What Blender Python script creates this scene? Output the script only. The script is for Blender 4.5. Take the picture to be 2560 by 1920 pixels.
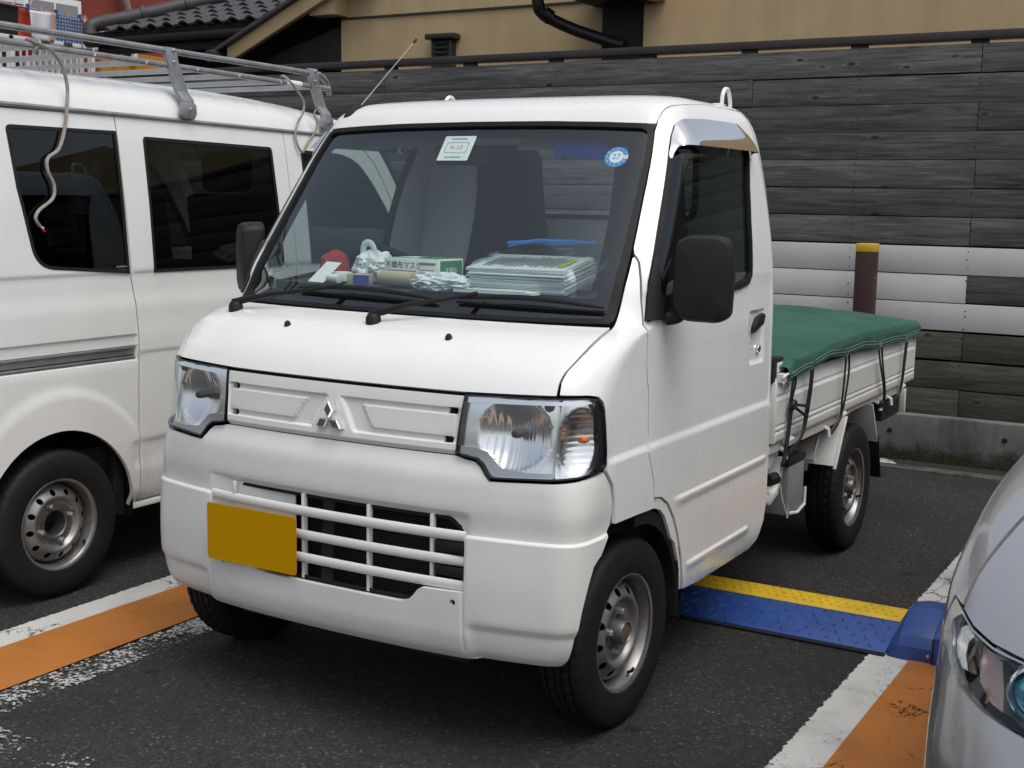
import bpy, bmesh, math, random
import numpy as np
from mathutils import Vector, Matrix, geometry, noise
random.seed(7)
for o in list(bpy.data.objects): bpy.data.objects.remove(o, do_unlink=True)
SC = bpy.context.scene
COL = SC.collection
R = math.radians

# ------------------------------------------------------------------ camera
def make_camera():
    cx, cy, cz, yaw, pit, rol, f = 2.14012, -2.63685, 1.45254, 0.53205, -0.144811, 0.01695, 3179.52
    fw = Vector((-math.sin(yaw)*math.cos(pit), math.cos(yaw)*math.cos(pit), math.sin(pit)))
    rt = Vector((math.cos(yaw), math.sin(yaw), 0)); up = rt.cross(fw)
    r2 = math.cos(rol)*rt + math.sin(rol)*up; u2 = -math.sin(rol)*rt + math.cos(rol)*up
    cam = bpy.data.cameras.new('camera'); ob = bpy.data.objects.new('camera', cam); COL.objects.link(ob)
    m = Matrix((r2, u2, -fw)).transposed().to_4x4(); m.translation = (cx, cy, cz); ob.matrix_world = m
    cam.sensor_width = 36; cam.sensor_fit = 'HORIZONTAL'; cam.lens = 36*f/2560
    cam.clip_start = .05; cam.clip_end = 600
    SC.camera = ob
make_camera()

# ------------------------------------------------------------------ sky, sun, exposure
SUN_EL, SUN_AZ = R(66), R(112)          # azimuth measured from +y towards +x
w = bpy.data.worlds.new('World'); SC.world = w; w.use_nodes = True
nt = w.node_tree; sky = nt.nodes.new('ShaderNodeTexSky'); sky.sky_type = 'NISHITA'; sky.sun_disc = False
sky.sun_elevation = SUN_EL; sky.sun_rotation = SUN_AZ; sky.dust_density = 4.0; sky.air_density = 1.0; sky.ozone_density = 1.0
bg = nt.nodes['Background']; bg.inputs['Strength'].default_value = .15
hs = nt.nodes.new('ShaderNodeHueSaturation'); hs.inputs['Saturation'].default_value = .48
nt.links.new(sky.outputs[0], hs.inputs['Color']); nt.links.new(hs.outputs[0], bg.inputs['Color'])
ld = bpy.data.lights.new('sun', 'SUN'); ld.energy = 1.0; ld.angle = R(40); ld.color = (1, .95, .88)
lo = bpy.data.objects.new('sun', ld); COL.objects.link(lo)
sd = Vector((math.sin(SUN_AZ)*math.cos(SUN_EL), math.cos(SUN_AZ)*math.cos(SUN_EL), math.sin(SUN_EL)))
lo.rotation_euler = (-sd).to_track_quat('-Z', 'Y').to_euler(); lo.location = sd*20
vs = SC.view_settings; vs.view_transform = 'Standard'; vs.look = 'None'; vs.exposure = 0.15; vs.gamma = 1; vs.use_curve_mapping = False
SC.cycles.use_denoising = True
SC.cycles.max_bounces = 10; SC.cycles.transparent_max_bounces = 24; SC.cycles.glossy_bounces = 5; SC.cycles.transmission_bounces = 8
SC.cycles.sample_clamp_indirect = 6

# ------------------------------------------------------------------ materials
MATS = {}
def nodes(name):
    m = bpy.data.materials.new(name); m.use_nodes = True; MATS[name] = m
    n = m.node_tree.nodes; b = n['Principled BSDF']; return m, m.node_tree, n, b
def L(t, a, b): t.links.new(a, b)
def ramp(n, stops, interp='LINEAR'):
    r = n.new('ShaderNodeValToRGB'); r.color_ramp.interpolation = interp
    while len(r.color_ramp.elements) < len(stops): r.color_ramp.elements.new(.5)
    for e, (p, c) in zip(r.color_ramp.elements, stops):
        e.position = p; e.color = (c, c, c, 1) if isinstance(c, (int, float)) else (*c, 1)
    return r
def noisetex(n, t, scale, detail=4, rough=.6, vec=None, dist=0):
    x = n.new('ShaderNodeTexNoise'); x.inputs['Scale'].default_value = scale; x.inputs['Detail'].default_value = detail
    x.inputs['Roughness'].default_value = rough; x.inputs['Distortion'].default_value = dist
    if vec is not None: L(t, vec, x.inputs['Vector'])
    return x
def mapping(n, t, scale=(1, 1, 1), src='Object', loc=(0, 0, 0)):
    tc = n.new('ShaderNodeTexCoord'); mp = n.new('ShaderNodeMapping'); mp.inputs['Scale'].default_value = scale
    mp.inputs['Location'].default_value = loc
    L(t, tc.outputs[src], mp.inputs['Vector']); return mp.outputs[0]
def mixc(n, t, fac, a, b, mode='MIX'):
    m = n.new('ShaderNodeMix'); m.data_type = 'RGBA'; m.blend_type = mode
    for k, val in ((0, fac), (6, a), (7, b)):
        if isinstance(val, (int, float)): m.inputs[k].default_value = val
        elif isinstance(val, tuple): m.inputs[k].default_value = (*val, 1)
        else: L(t, val, m.inputs[k])
    return m.outputs[2]
def mathn(n, t, op, a, b=None, c=None):
    m = n.new('ShaderNodeMath'); m.operation = op
    for k, val in enumerate((a, b, c)):
        if val is None: continue
        if isinstance(val, (int, float)): m.inputs[k].default_value = val
        else: L(t, val, m.inputs[k])
    return m.outputs[0]
def bump(n, t, b, h, strength=.3, dist=.01):
    bp = n.new('ShaderNodeBump'); bp.inputs['Strength'].default_value = strength; bp.inputs['Distance'].default_value = dist
    L(t, h, bp.inputs['Height']); L(t, bp.outputs[0], b.inputs['Normal']); return bp
def mat(name, col, rough=.5, metal=0., coat=0., var=0., vscale=6., bstr=0., bscale=200., bdist=.002, spec=.5, emit=0., rvar=0.):
    m, t, n, b = nodes(name)
    b.inputs['Base Color'].default_value = (*col, 1); b.inputs['Roughness'].default_value = rough
    b.inputs['Metallic'].default_value = metal; b.inputs['Coat Weight'].default_value = coat; b.inputs['Coat Roughness'].default_value = .06
    b.inputs['Specular IOR Level'].default_value = spec
    if emit: b.inputs['Emission Color'].default_value = (*col, 1); b.inputs['Emission Strength'].default_value = emit
    if var or rvar:
        v = mapping(n, t); x = noisetex(n, t, vscale, 6, .65, v)
        if var:
            r = ramp(n, [(.3, tuple(c*(1-var) for c in col)), (.7, tuple(min(1, c*(1+var*.5)) for c in col))])
            L(t, x.outputs[0], r.inputs[0]); L(t, r.outputs[0], b.inputs['Base Color'])
        if rvar:
            r2 = ramp(n, [(.3, max(0, rough-rvar)), (.7, min(1, rough+rvar))]); L(t, x.outputs[0], r2.inputs[0]); L(t, r2.outputs[0], b.inputs['Roughness'])
    if bstr:
        v = mapping(n, t); x = noisetex(n, t, bscale, 5, .6, v); bump(n, t, b, x.outputs[0], bstr, bdist)
    return m
def glass(name, tint=(1, 1, 1), refl_rough=.0, ior=1.5, gain=1.0):
    m = bpy.data.materials.new(name); m.use_nodes = True; MATS[name] = m; t = m.node_tree; n = t.nodes; n.clear()
    o = n.new('ShaderNodeOutputMaterial'); mx = n.new('ShaderNodeMixShader'); tr = n.new('ShaderNodeBsdfTransparent'); gl = n.new('ShaderNodeBsdfGlossy')
    fr = n.new('ShaderNodeFresnel'); ge = n.new('ShaderNodeNewGeometry'); L(t, mathn(n, t, 'MULTIPLY_ADD', ge.outputs['Backfacing'], 1/ior-ior, ior), fr.inputs['IOR']); tr.inputs[0].default_value = (*tint, 1); gl.inputs['Color'].default_value = (.88, .96, 1, 1); gl.inputs['Roughness'].default_value = refl_rough
    L(t, mathn(n, t, 'MULTIPLY', fr.outputs[0], gain), mx.inputs[0]); L(t, tr.outputs[0], mx.inputs[1]); L(t, gl.outputs[0], mx.inputs[2]); L(t, mx.outputs[0], o.inputs[0])
    return m

# dusty white vehicle paint: faint grime low down and in streaks
def paint(name, col, rough=.22, dirt=.12, coat=.6, metal=0.):
    m, t, n, b = nodes(name)
    v = mapping(n, t, (1, 1, .35)); x = noisetex(n, t, 5, 8, .7, v)
    r = ramp(n, [(.42, 1.), (.75, 1-dirt)]); L(t, x.outputs[0], r.inputs[0])
    v2 = mapping(n, t); x2 = noisetex(n, t, 90, 3, .6, v2); r2 = ramp(n, [(.60, 1.), (.78, 1-dirt*.8)]); L(t, x2.outputs[0], r2.inputs[0])
    c = mixc(n, t, 1., r.outputs[0], r2.outputs[0], 'MULTIPLY'); c2 = mixc(n, t, 1., c, col, 'MULTIPLY')
    if dirt > .05:
        tc = n.new('ShaderNodeTexCoord'); sx = n.new('ShaderNodeSeparateXYZ'); L(t, tc.outputs['Object'], sx.inputs[0]); sp = noisetex(n, t, 28, 8, .75, v2)
        low = mathn(n, t, 'SUBTRACT', mathn(n, t, 'MULTIPLY', sp.outputs[0], 1.), mathn(n, t, 'MULTIPLY', sx.outputs[2], .55)); rd = ramp(n, [(.36, 0.), (.58, .30)]); L(t, low, rd.inputs[0])
        c2 = mixc(n, t, rd.outputs[0], c2, (.36, .34, .29))
    L(t, c2, b.inputs['Base Color'])
    rr = ramp(n, [(.35, rough), (.7, rough+(.12 if dirt > 0 else .02))]); L(t, x.outputs[0], rr.inputs[0]); L(t, rr.outputs[0], b.inputs['Roughness'])
    b.inputs['Coat Weight'].default_value = coat; b.inputs['Coat Roughness'].default_value = .08; b.inputs['Metallic'].default_value = metal
    return m
paint('white_paint', (.785, .80, .775), .22, .07)
paint('bumper_white', (.74, .752, .72), .33, .09, .25)
paint('van_white', (.79, .803, .78), .22, .07)
paint('bed_white', (.73, .742, .715), .33, .14, .3)
paint('silver_paint', (.43, .43, .445), .26, .0, 1., .55)
mat('black_trim', (.011, .011, .012), .55, bstr=.15, bscale=900, var=.2, spec=.35)
mat('black_gloss', (.008, .008, .009), .12)
mat('rubber', (.010, .010, .0105), .65, var=.3, vscale=30, spec=.3)
mat('frit', (.008, .008, .009), 1., spec=0.)
mat('dark_void', (.006, .006, .006), .9)
mat('underbody', (.02, .019, .018), .85, var=.4, vscale=9)
mat('chrome', (.86, .86, .87), .06, 1.)
mat('satin_metal', (.55, .55, .55), .33, 1., rvar=.1)
mat('wheel_silver', (.30, .30, .295), .42, .8, var=.2, vscale=14, rvar=.1)
mat('hub_rust', (.16, .10, .07), .7, .3, var=.4, vscale=40)
mat('galv', (.30, .31, .32), .42, .45, var=.25, vscale=18, rvar=.12)
mat('cable_grey', (.32, .29, .25), .8, var=.3, vscale=25)
mat('wire_red', (.55, .04, .03), .5)
mat('plate_yellow', (.54, .28, .0), .7, spec=.1)
mat('grey_box', (.22, .225, .235), .55, var=.15)
mat('amber', (.75, .20, .02), .25)
mat('interior_dark', (.030, .033, .038), .85, var=.2)
mat('interior_grey', (.30, .31, .32), .8, var=.1)
mat('seat_cloth', (.022, .025, .031), .95, bstr=.3, bscale=500)
mat('dash_grey', (.035, .037, .042), .75, bstr=.2, bscale=600)
mat('paper_white', (.78, .79, .77), .8, var=.06, vscale=12)
mat('ink', (.03, .03, .035), .8)
mat('ink_grey', (.2, .2, .21), .8)
mat('ink_red', (.55, .10, .08), .8)
mat('carton_green', (.07, .26, .14), .6)
mat('cardboard', (.46, .40, .27), .85, var=.1)
mat('sticker_blue', (.03, .22, .52), .5)
mat('zip_blue', (.03, .20, .62), .4)
mat('tag_yellow', (.62, .60, .10), .6)
mat('cloth_red', (.42, .05, .03), .9)
mat('blue_cloth', (.03, .06, .30), .85)
mat('bag_white', (.72, .76, .76), .45, bstr=.4, bscale=40, bdist=.01)
glass('windshield_glass', (.88, .96, .95), 0, 1.52, 1.9)
glass('side_glass', (.40, .45, .44), 0, 1.5, 1.)
glass('privacy_glass', (.12, .125, .13), 0, 1.5, 1.)
glass('lens_clear', (.95, .96, .96), 0, 1.45, 1.1)
glass('film_clear', (.86, .90, .92), .12, 1.4, 2.0)

# ------------------------------------------------------------------ mesh helpers
class MB:
    def __init__(s): s.v = []; s.f = []
    def add(s, vs, fs):
        k = len(s.v); s.v += [tuple(p) for p in vs]; s.f += [tuple(i+k for i in f) for f in fs]; return s
    def box(s, x0, x1, y0, y1, z0, z1):
        return s.add([(x0, y0, z0), (x1, y0, z0), (x1, y1, z0), (x0, y1, z0), (x0, y0, z1), (x1, y0, z1), (x1, y1, z1), (x0, y1, z1)],
                     [(0, 3, 2, 1), (4, 5, 6, 7), (0, 1, 5, 4), (1, 2, 6, 5), (2, 3, 7, 6), (3, 0, 4, 7)])
    def prism(s, poly, axis, a, b):
        n = len(poly)
        def p3(p, h):
            return (h, p[0], p[1]) if axis == 'x' else (p[0], h, p[1]) if axis == 'y' else (p[0], p[1], h)
        ar = sum(poly[i][0]*poly[(i+1) % n][1]-poly[(i+1) % n][0]*poly[i][1] for i in range(n))
        if (ar < 0) != (axis == 'y'): poly = poly[::-1]
        if a > b: a, b = b, a
        vs = [p3(p, a) for p in poly]+[p3(p, b) for p in poly]
        return s.add(vs, [tuple(range(n))[::-1], tuple(range(n, 2*n))]+[(i, (i+1) % n, n+(i+1) % n, n+i) for i in range(n)])
    def tube(s, path, r, n=8, closed=False, flat=1.):
        P = [Vector(p) for p in path]; m = len(P); rings = []; ref = None
        for i in range(m):
            if closed: d = P[(i+1) % m]-P[i-1]
            else: d = P[min(i+1, m-1)]-P[max(i-1, 0)]
            d.normalize()
            if ref is None: ref = Vector((0, 0, 1)) if abs(d.z) < .9 else Vector((1, 0, 0))
            u = ref-d*ref.dot(d); u.normalize(); ref = u; w_ = d.cross(u)
            rr = r[i] if isinstance(r, (list, tuple)) else r
            rings.append([P[i]+(u*math.cos(2*math.pi*k/n)+w_*flat*math.sin(2*math.pi*k/n))*rr for k in range(n)])
        vs = [p for g in rings for p in g]; fs = []
        for i in range(m if closed else m-1):
            j = (i+1) % m
            for k in range(n): fs.append((i*n+k, i*n+(k+1) % n, j*n+(k+1) % n, j*n+k))
        if not closed: fs += [tuple(range(n))[::-1], tuple(range((m-1)*n, m*n))]
        return s.add(vs, fs)
    def lathe(s, profl, c, axis='x', n=32, sgn=1):
        c = Vector(c); vs = []; fs = []; m = len(profl)
        for k in range(n):
            a = 2*math.pi*k/n
            for r, h in profl:
                if axis == 'x': vs.append(c+Vector((h*sgn, r*math.cos(a), r*math.sin(a))))
                elif axis == 'y': vs.append(c+Vector((r*math.cos(a), h*sgn, r*math.sin(a))))
                else: vs.append(c+Vector((r*math.cos(a), r*math.sin(a), h*sgn)))
        for k in range(n):
            j = (k+1) % n
            for i in range(m-1): fs.append((k*m+i, k*m+i+1, j*m+i+1, j*m+i))
        return s.add(vs, fs)
    def build(s, name, m, parent=None, ang=35, bevel=0, seg=2, smooth=True, fix=True):
        me = bpy.data.meshes.new(name); bm = bmesh.new()
        V = [bm.verts.new(p) for p in s.v]
        for f in s.f:
            try: bm.faces.new([V[i] for i in f])
            except ValueError: pass
        if bevel or fix:
            bmesh.ops.remove_doubles(bm, verts=bm.verts, dist=1e-5)
            bmesh.ops.recalc_face_normals(bm, faces=bm.faces)
        if bevel:
            ed = [e for e in bm.edges if len(e.link_faces) == 2 and e.calc_face_angle(0) > R(25)]
            bmesh.ops.bevel(bm, geom=ed, offset=bevel, segments=seg, affect='EDGES', profile=.5, clamp_overlap=True)
        bm.to_mesh(me); bm.free()
        return finish(me, name, m, parent, ang, smooth)
def finish(me, name, m, parent, ang=35, smooth=True):
    if smooth:
        me.polygons.foreach_set('use_smooth', [True]*len(me.polygons)); me.set_sharp_from_angle(angle=R(ang))
    if m is not None: me.materials.append(MATS[m] if isinstance(m, str) else m)
    o = bpy.data.objects.new(name, me); COL.objects.link(o); adopt(o, parent); return o
def world(o):
    return world(o.parent) @ o.matrix_parent_inverse @ o.matrix_basis if o.parent else o.matrix_basis.copy()
def adopt(o, parent):
    if parent is not None:
        o.parent = parent; o.matrix_parent_inverse = world(parent).inverted()
def thing(name, label, cat, loc=(0, 0, 0), group=None):
    o = bpy.data.objects.new(name, None); COL.objects.link(o); o.location = loc; o.empty_display_size = .1
    return tag(o, label, cat, group)
def tag(o, label=None, cat=None, group=None, kind=None):
    if label: o['label'] = label
    if cat: o['category'] = cat
    if group: o['group'] = group
    if kind: o['kind'] = kind
    return o
def bez(pts, n=6):                       # Catmull-Rom through points
    P = [Vector(p) for p in pts]; out = []
    for i in range(len(P)-1):
        a, b, c, d = P[max(i-1, 0)], P[i], P[i+1], P[min(i+2, len(P)-1)]
        for k in range(n):
            t = k/n; out.append(.5*((2*b)+(c-a)*t+(2*a-5*b+4*c-d)*t*t+(3*b-3*c+d-a)*t**3))
    return out+[P[-1]]
def inpoly(pts, poly):
    x, y = pts[:, 0], pts[:, 1]; r = np.zeros(len(pts), bool); n = len(poly)
    for i in range(n):
        x1, y1 = poly[i]; x2, y2 = poly[(i+1) % n]
        if y1 == y2: continue
        c = ((y1 > y) != (y2 > y)) & (x < (x2-x1)*(y-y1)/(y2-y1)+x1); r ^= c
    return r
def pdist(pts, poly):
    d = np.full(len(pts), 1e9); n = len(poly)
    for i in range(n):
        a = np.array(poly[i]); b = np.array(poly[(i+1) % n]); ab = b-a; l2 = max(ab@ab, 1e-12)
        t = np.clip(((pts-a)@ab)/l2, 0, 1); d = np.minimum(d, np.hypot(*(pts-a-t[:, None]*ab).T))
    return d
def densify(poly, step):
    out = []; n = len(poly)
    for i in range(n):
        a, b = poly[i], poly[(i+1) % n]; k = max(1, int(math.ceil(math.hypot(b[0]-a[0], b[1]-a[1])/step)))
        out += [(a[0]+(b[0]-a[0])*j/k, a[1]+(b[1]-a[1])*j/k) for j in range(k)]
    return out
def rounded(poly, r, seg=4):             # round the corners of a polygon; r a number or a list
    out = []; n = len(poly)
    for i in range(n):
        rr = r[i] if isinstance(r, (list, tuple)) else r
        p = Vector(poly[i]); a = Vector(poly[i-1])-p; b = Vector(poly[(i+1) % n])-p
        if rr <= 0: out.append(tuple(p)); continue
        k = min(rr, a.length*.49, b.length*.49); a = p+a.normalized()*k; b = p+b.normalized()*k
        for j in range(seg+1):
            t = j/seg; out.append(tuple(a*(1-t)**2+p*2*t*(1-t)+b*t*t))
    return out
def inset(poly, d):                      # shrink a polygon by d
    n = len(poly); ar = sum(poly[i][0]*poly[(i+1) % n][1]-poly[(i+1) % n][0]*poly[i][1] for i in range(n)); sg = 1 if ar > 0 else -1
    out = []
    for i in range(n):
        p0, p, p1 = Vector(poly[i-1]), Vector(poly[i]), Vector(poly[(i+1) % n])
        e0 = (p-p0).normalized(); e1 = (p1-p).normalized(); n0 = Vector((-e0.y, e0.x))*sg; n1 = Vector((-e1.y, e1.x))*sg
        m = n0+n1; l = m.length
        if l < 1e-6: out.append(tuple(p+n0*d)); continue
        m /= l; out.append(tuple(p+m*d/max(.4, m.dot(n0))))
    return out
def panel(name, outer, holes, fn, m, parent=None, step=.022, disp=None, flange=.012, off=0., urows=(), vrows=(), ang=35, flip=False, back=False, sym=False):
    symx = getattr(fn, "cx", 0.)
    """one sheet: the outline (and holes) in the (u, v) plane, meshed and carried to 3-D by fn(u, v); the rim is turned in by flange"""
    loops = [densify(outer, step)]+[densify(h, step) for h in holes]
    P = []; E = []
    for lp in loops:
        k = len(P); n = len(lp); P += lp; E += [(k+i, k+(i+1) % n) for i in range(n)]
    A = np.array(loops[0]); u0, v0 = A.min(0); u1, v1 = A.max(0)
    us = sorted(set(list(np.arange(u0+step*.5, u1, step))+[u for u in urows if u0 < u < u1])); vs_ = sorted(set(list(np.arange(v0+step*.5, v1, step))+[q for q in vrows if v0 < q < v1]))
    if us and vs_:
        g = np.array([(u, q) for u in us for q in vs_]); ok = inpoly(g, loops[0])
        d = pdist(g, loops[0])
        for h in loops[1:]: ok &= ~inpoly(g, h); d = np.minimum(d, pdist(g, h))
        ok &= d > step*.3; P = P+[tuple(q) for q in g[ok]]
    vo, eo, fo, *_ = geometry.delaunay_2d_cdt([Vector(p) for p in P], E, [], 0, 1e-6)
    vo = np.array([tuple(p) for p in vo]); cen = np.array([vo[list(f)].mean(0) for f in fo])
    ok = inpoly(cen, loops[0])
    for h in loops[1:]: ok &= ~inpoly(cen, h)
    F = [tuple(f) for f, k in zip(fo, ok) if k]
    e = 1e-3; pos = []; nor = []
    for u, q in vo:
        p = Vector(fn(u, q)); du = Vector(fn(u+e, q))-Vector(fn(u-e, q)); dv = Vector(fn(u, q+e))-Vector(fn(u, q-e)); nn = du.cross(dv)
        if nn.length < 1e-12: nn = Vector((0, -1, 0))
        nn.normalize()
        if flip: nn = -nn
        h = off+(disp(u, q, p) if disp else 0.); pos.append(p+nn*h); nor.append(nn)
    if flip: F = [f[::-1] for f in F]
    V = [tuple(p) for p in pos]
    if flange:
        cnt = {}
        for f in F:
            for i in range(3):
                a, b = f[i], f[(i+1) % 3]; cnt[(a, b)] = cnt.get((a, b), 0)+1
        bd = [(a, b) for (a, b) in cnt if (b, a) not in cnt and not (sym and abs(pos[a].x-symx) < 1e-4 and abs(pos[b].x-symx) < 1e-4)]; new = {}
        for a, b in bd:
            for i in (a, b):
                if i not in new: new[i] = len(V); V.append(tuple(pos[i]-nor[i]*flange))
        F += [(b, a, new[a], new[b]) for a, b in bd]
        if back:
            k = {}; base = len(V)
            for i in range(len(pos)):
                if i in new: k[i] = new[i]
                else: k[i] = len(V); V.append(tuple(pos[i]-nor[i]*flange))
            F += [tuple(k[i] for i in f[::-1]) for f in F if max(f) < len(pos)]
    me = bpy.data.meshes.new(name)
    if sym:
        k = len(V); F = F+[tuple(i+k for i in f[::-1]) for f in F]; V = V+[(2*symx-p[0], p[1], p[2]) for p in V]
        bm = bmesh.new(); W = [bm.verts.new(p) for p in V]
        for f in F:
            try: bm.faces.new([W[i] for i in f])
            except ValueError: pass
        bmesh.ops.remove_doubles(bm, verts=[q for q in bm.verts if abs(q.co.x-symx) < 2e-4], dist=3e-4); bm.to_mesh(me); bm.free()
    else: me.from_pydata(V, [], F)
    me.update()
    return finish(me, name, m, parent, ang)
def sm(a, b, x):
    t = min(1, max(0, (x-a)/(b-a))); return t*t*(3-2*t)
def mirror_x(o, parent, name=None, cx=0.):
    """a mirrored copy of a mesh object (its world-space vertices) across x = cx"""
    me = o.data.copy(); co = np.empty(len(me.vertices)*3); me.vertices.foreach_get('co', co); co = co.reshape(-1, 3); co[:, 0] = 2*cx-co[:, 0]
    me.vertices.foreach_set('co', co.ravel()); me.flip_normals(); me.update()
    c = bpy.data.objects.new(name or o.name.split('.')[0], me); COL.objects.link(c); adopt(c, parent); return c
DG = None
def text_mesh(name, s, size, m, parent, M, ext=.0004, align='CENTER'):
    cu = bpy.data.curves.new(name, 'FONT'); cu.body = s; cu.size = size; cu.align_x = align; cu.align_y = 'CENTER'; cu.extrude = ext; cu.resolution_u = 3
    o = bpy.data.objects.new(name, cu); COL.objects.link(o); bpy.context.view_layer.update()
    me = bpy.data.meshes.new_from_object(o.evaluated_get(bpy.context.evaluated_depsgraph_get())); bpy.data.objects.remove(o); bpy.data.curves.remove(cu)
    me.name = name; me.transform(M); me.materials.clear(); return finish(me, name, m, parent, 30)

# ------------------------------------------------------------------ a vehicle body as profile rings: s runs round the plan, v up the profile
class Rings:
    S0, S1, S2, S3, S4 = .63, .81, 2.0, 2.08, 2.7
    def __init__(s, tab, a=.10, b=.13, cx=0., box=0.):
        s.T = tab; s.a = a; s.b = b; s.cx = cx; s.box = box; s.cache = {}
        d = np.diff(tab[:, :3], axis=0)
        s.V = np.concatenate([[0], np.cumsum(np.sqrt((d**2)[:, 0]+np.maximum((d**2)[:, 1], (d**2)[:, 2])))])
        s.M = []
        for k in range(7):
            x, y = s.V, tab[:, k]; h = np.diff(x); g = np.diff(y)/h; m = np.zeros_like(y)
            for i in range(1, len(x)-1):
                if g[i-1]*g[i] > 0:
                    w1 = 2*h[i]+h[i-1]; w2 = h[i]+2*h[i-1]; m[i] = (w1+w2)/(w1/g[i-1]+w2/g[i])
            m[0] = g[0]; m[-1] = g[-1]; s.M.append(m)
    def prof(s, v):
        key = round(v, 6); r = s.cache.get(key)
        if r is not None: return r
        v = min(max(v, 0), s.V[-1]); i = min(int(np.searchsorted(s.V, v, side='right'))-1, len(s.V)-2)
        h = s.V[i+1]-s.V[i]; t = (v-s.V[i])/h; t2 = t*t; t3 = t2*t
        a, b, c, d = 2*t3-3*t2+1, t3-2*t2+t, -2*t3+3*t2, t3-t2
        r = [float(a*s.T[i, k]+b*h*s.M[k][i]+c*s.T[i+1, k]+d*h*s.M[k][i+1]) for k in range(7)]
        s.cache[key] = r; return r
    def v_of_z(s, z):
        lo, hi = 0., float(s.V[-1])
        for _ in range(40):
            m = (lo+hi)/2
            if s.prof(m)[0] < z: lo = m
            else: hi = m
        return lo
    def __call__(s, q, v):
        sg = 1 if q >= 0 else -1; q = abs(q)
        z, y0, X, Rx, Ry, Yr, Rr = s.prof(v); xb = X-Rx
        yb = y0+s.a*xb*xb+s.b*xb**4; sl = 2*s.a*xb+4*s.b*xb**3
        if q <= s.S0: x = xb*q/s.S0; y = y0+s.a*x*x+s.b*x**4
        elif q <= s.S1:
            an = (q-s.S0)/(s.S1-s.S0)*math.pi/2; sa, ca = math.sin(an), math.cos(an)
            if s.box: k = 2/(2+s.box*(1-sm(.62, .80, z))); sa, ca = sa**k, max(ca, 0.)**k
            x = xb+Rx*sa; y = yb+sl*Rx*sa*(1-.5*sa)+(Ry-sl*Rx*.5)*(1-ca)
        elif q <= s.S2:
            ye = yb+Ry; t = (q-s.S1)/(s.S2-s.S1); x = X; y = ye+t*(Yr-Rr-ye)
        elif q <= s.S3:
            an = (q-s.S2)/(s.S3-s.S2)*math.pi/2; x = X-Rr*(1-math.cos(an)); y = Yr-Rr+Rr*math.sin(an)
        else:
            t = (q-s.S3)/(s.S4-s.S3); x = (X-Rr)*(1-t); y = Yr
        return (s.cx+sg*x, y, z)
    def fx(s, x, z):                     # surface coordinates of a point on the front face
        v = s.v_of_z(z); _, _, X, Rx, *_r = s.prof(v); xb = X-Rx; ax = abs(x); sg = 1 if x >= 0 else -1
        if ax <= xb: return (x/xb*s.S0, v)
        return (sg*(s.S0+math.asin(min(1, (ax-xb)/Rx))/(math.pi/2)*(s.S1-s.S0)), v)
    def sy(s, y, z):                     # ... and on the side
        v = s.v_of_z(z); _, y0, X, Rx, Ry, Yr, Rr = s.prof(v); xb = X-Rx; ye = y0+s.a*xb*xb+s.b*xb**4+Ry
        return (s.S1+(y-ye)/(Yr-Rr-ye)*(s.S2-s.S1), v)
CAB = np.array([ # z, y0, X, Rx, Ry, Yr, Rr
(.235,.060,.690,.12,.15,1.46,.03),(.262,.028,.712,.12,.15,1.475,.03),(.29,.010,.724,.12,.15,1.485,.03),(.34,.000,.734,.12,.15,1.49,.03),
(.45,-.002,.737,.12,.15,1.49,.03),(.60,.006,.7375,.12,.15,1.49,.03),(.73,.016,.7375,.12,.15,1.49,.03),(.80,.030,.7375,.12,.15,1.49,.03),
(.87,.040,.737,.12,.15,1.49,.03),(.955,.056,.736,.115,.15,1.49,.03),(.985,.072,.7355,.115,.15,1.49,.03),(1.015,.094,.735,.115,.15,1.49,.03),
(1.045,.127,.735,.11,.15,1.49,.03),(1.075,.175,.7345,.11,.15,1.49,.03),(1.10,.245,.734,.11,.14,1.49,.03),(1.122,.330,.733,.11,.14,1.49,.03),
(1.24,.416,.727,.11,.13,1.49,.03),(1.456,.573,.697,.10,.12,1.49,.03),(1.60,.679,.668,.09,.11,1.488,.03),(1.661,.724,.652,.09,.11,1.487,.03),
(1.69,.745,.642,.09,.11,1.486,.035),(1.715,.765,.630,.09,.12,1.484,.04),(1.735,.792,.616,.09,.12,1.48,.045),(1.75,.83,.600,.09,.12,1.475,.05),
(1.762,.885,.575,.10,.12,1.465,.06),(1.772,.96,.52,.12,.12,1.445,.08),(1.780,1.05,.42,.12,.10,1.41,.08),(1.785,1.15,.25,.10,.06,1.36,.05),(1.787,1.25,.05,.02,.02,1.30,.015)])
cab = Rings(CAB, box=1.1)

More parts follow.
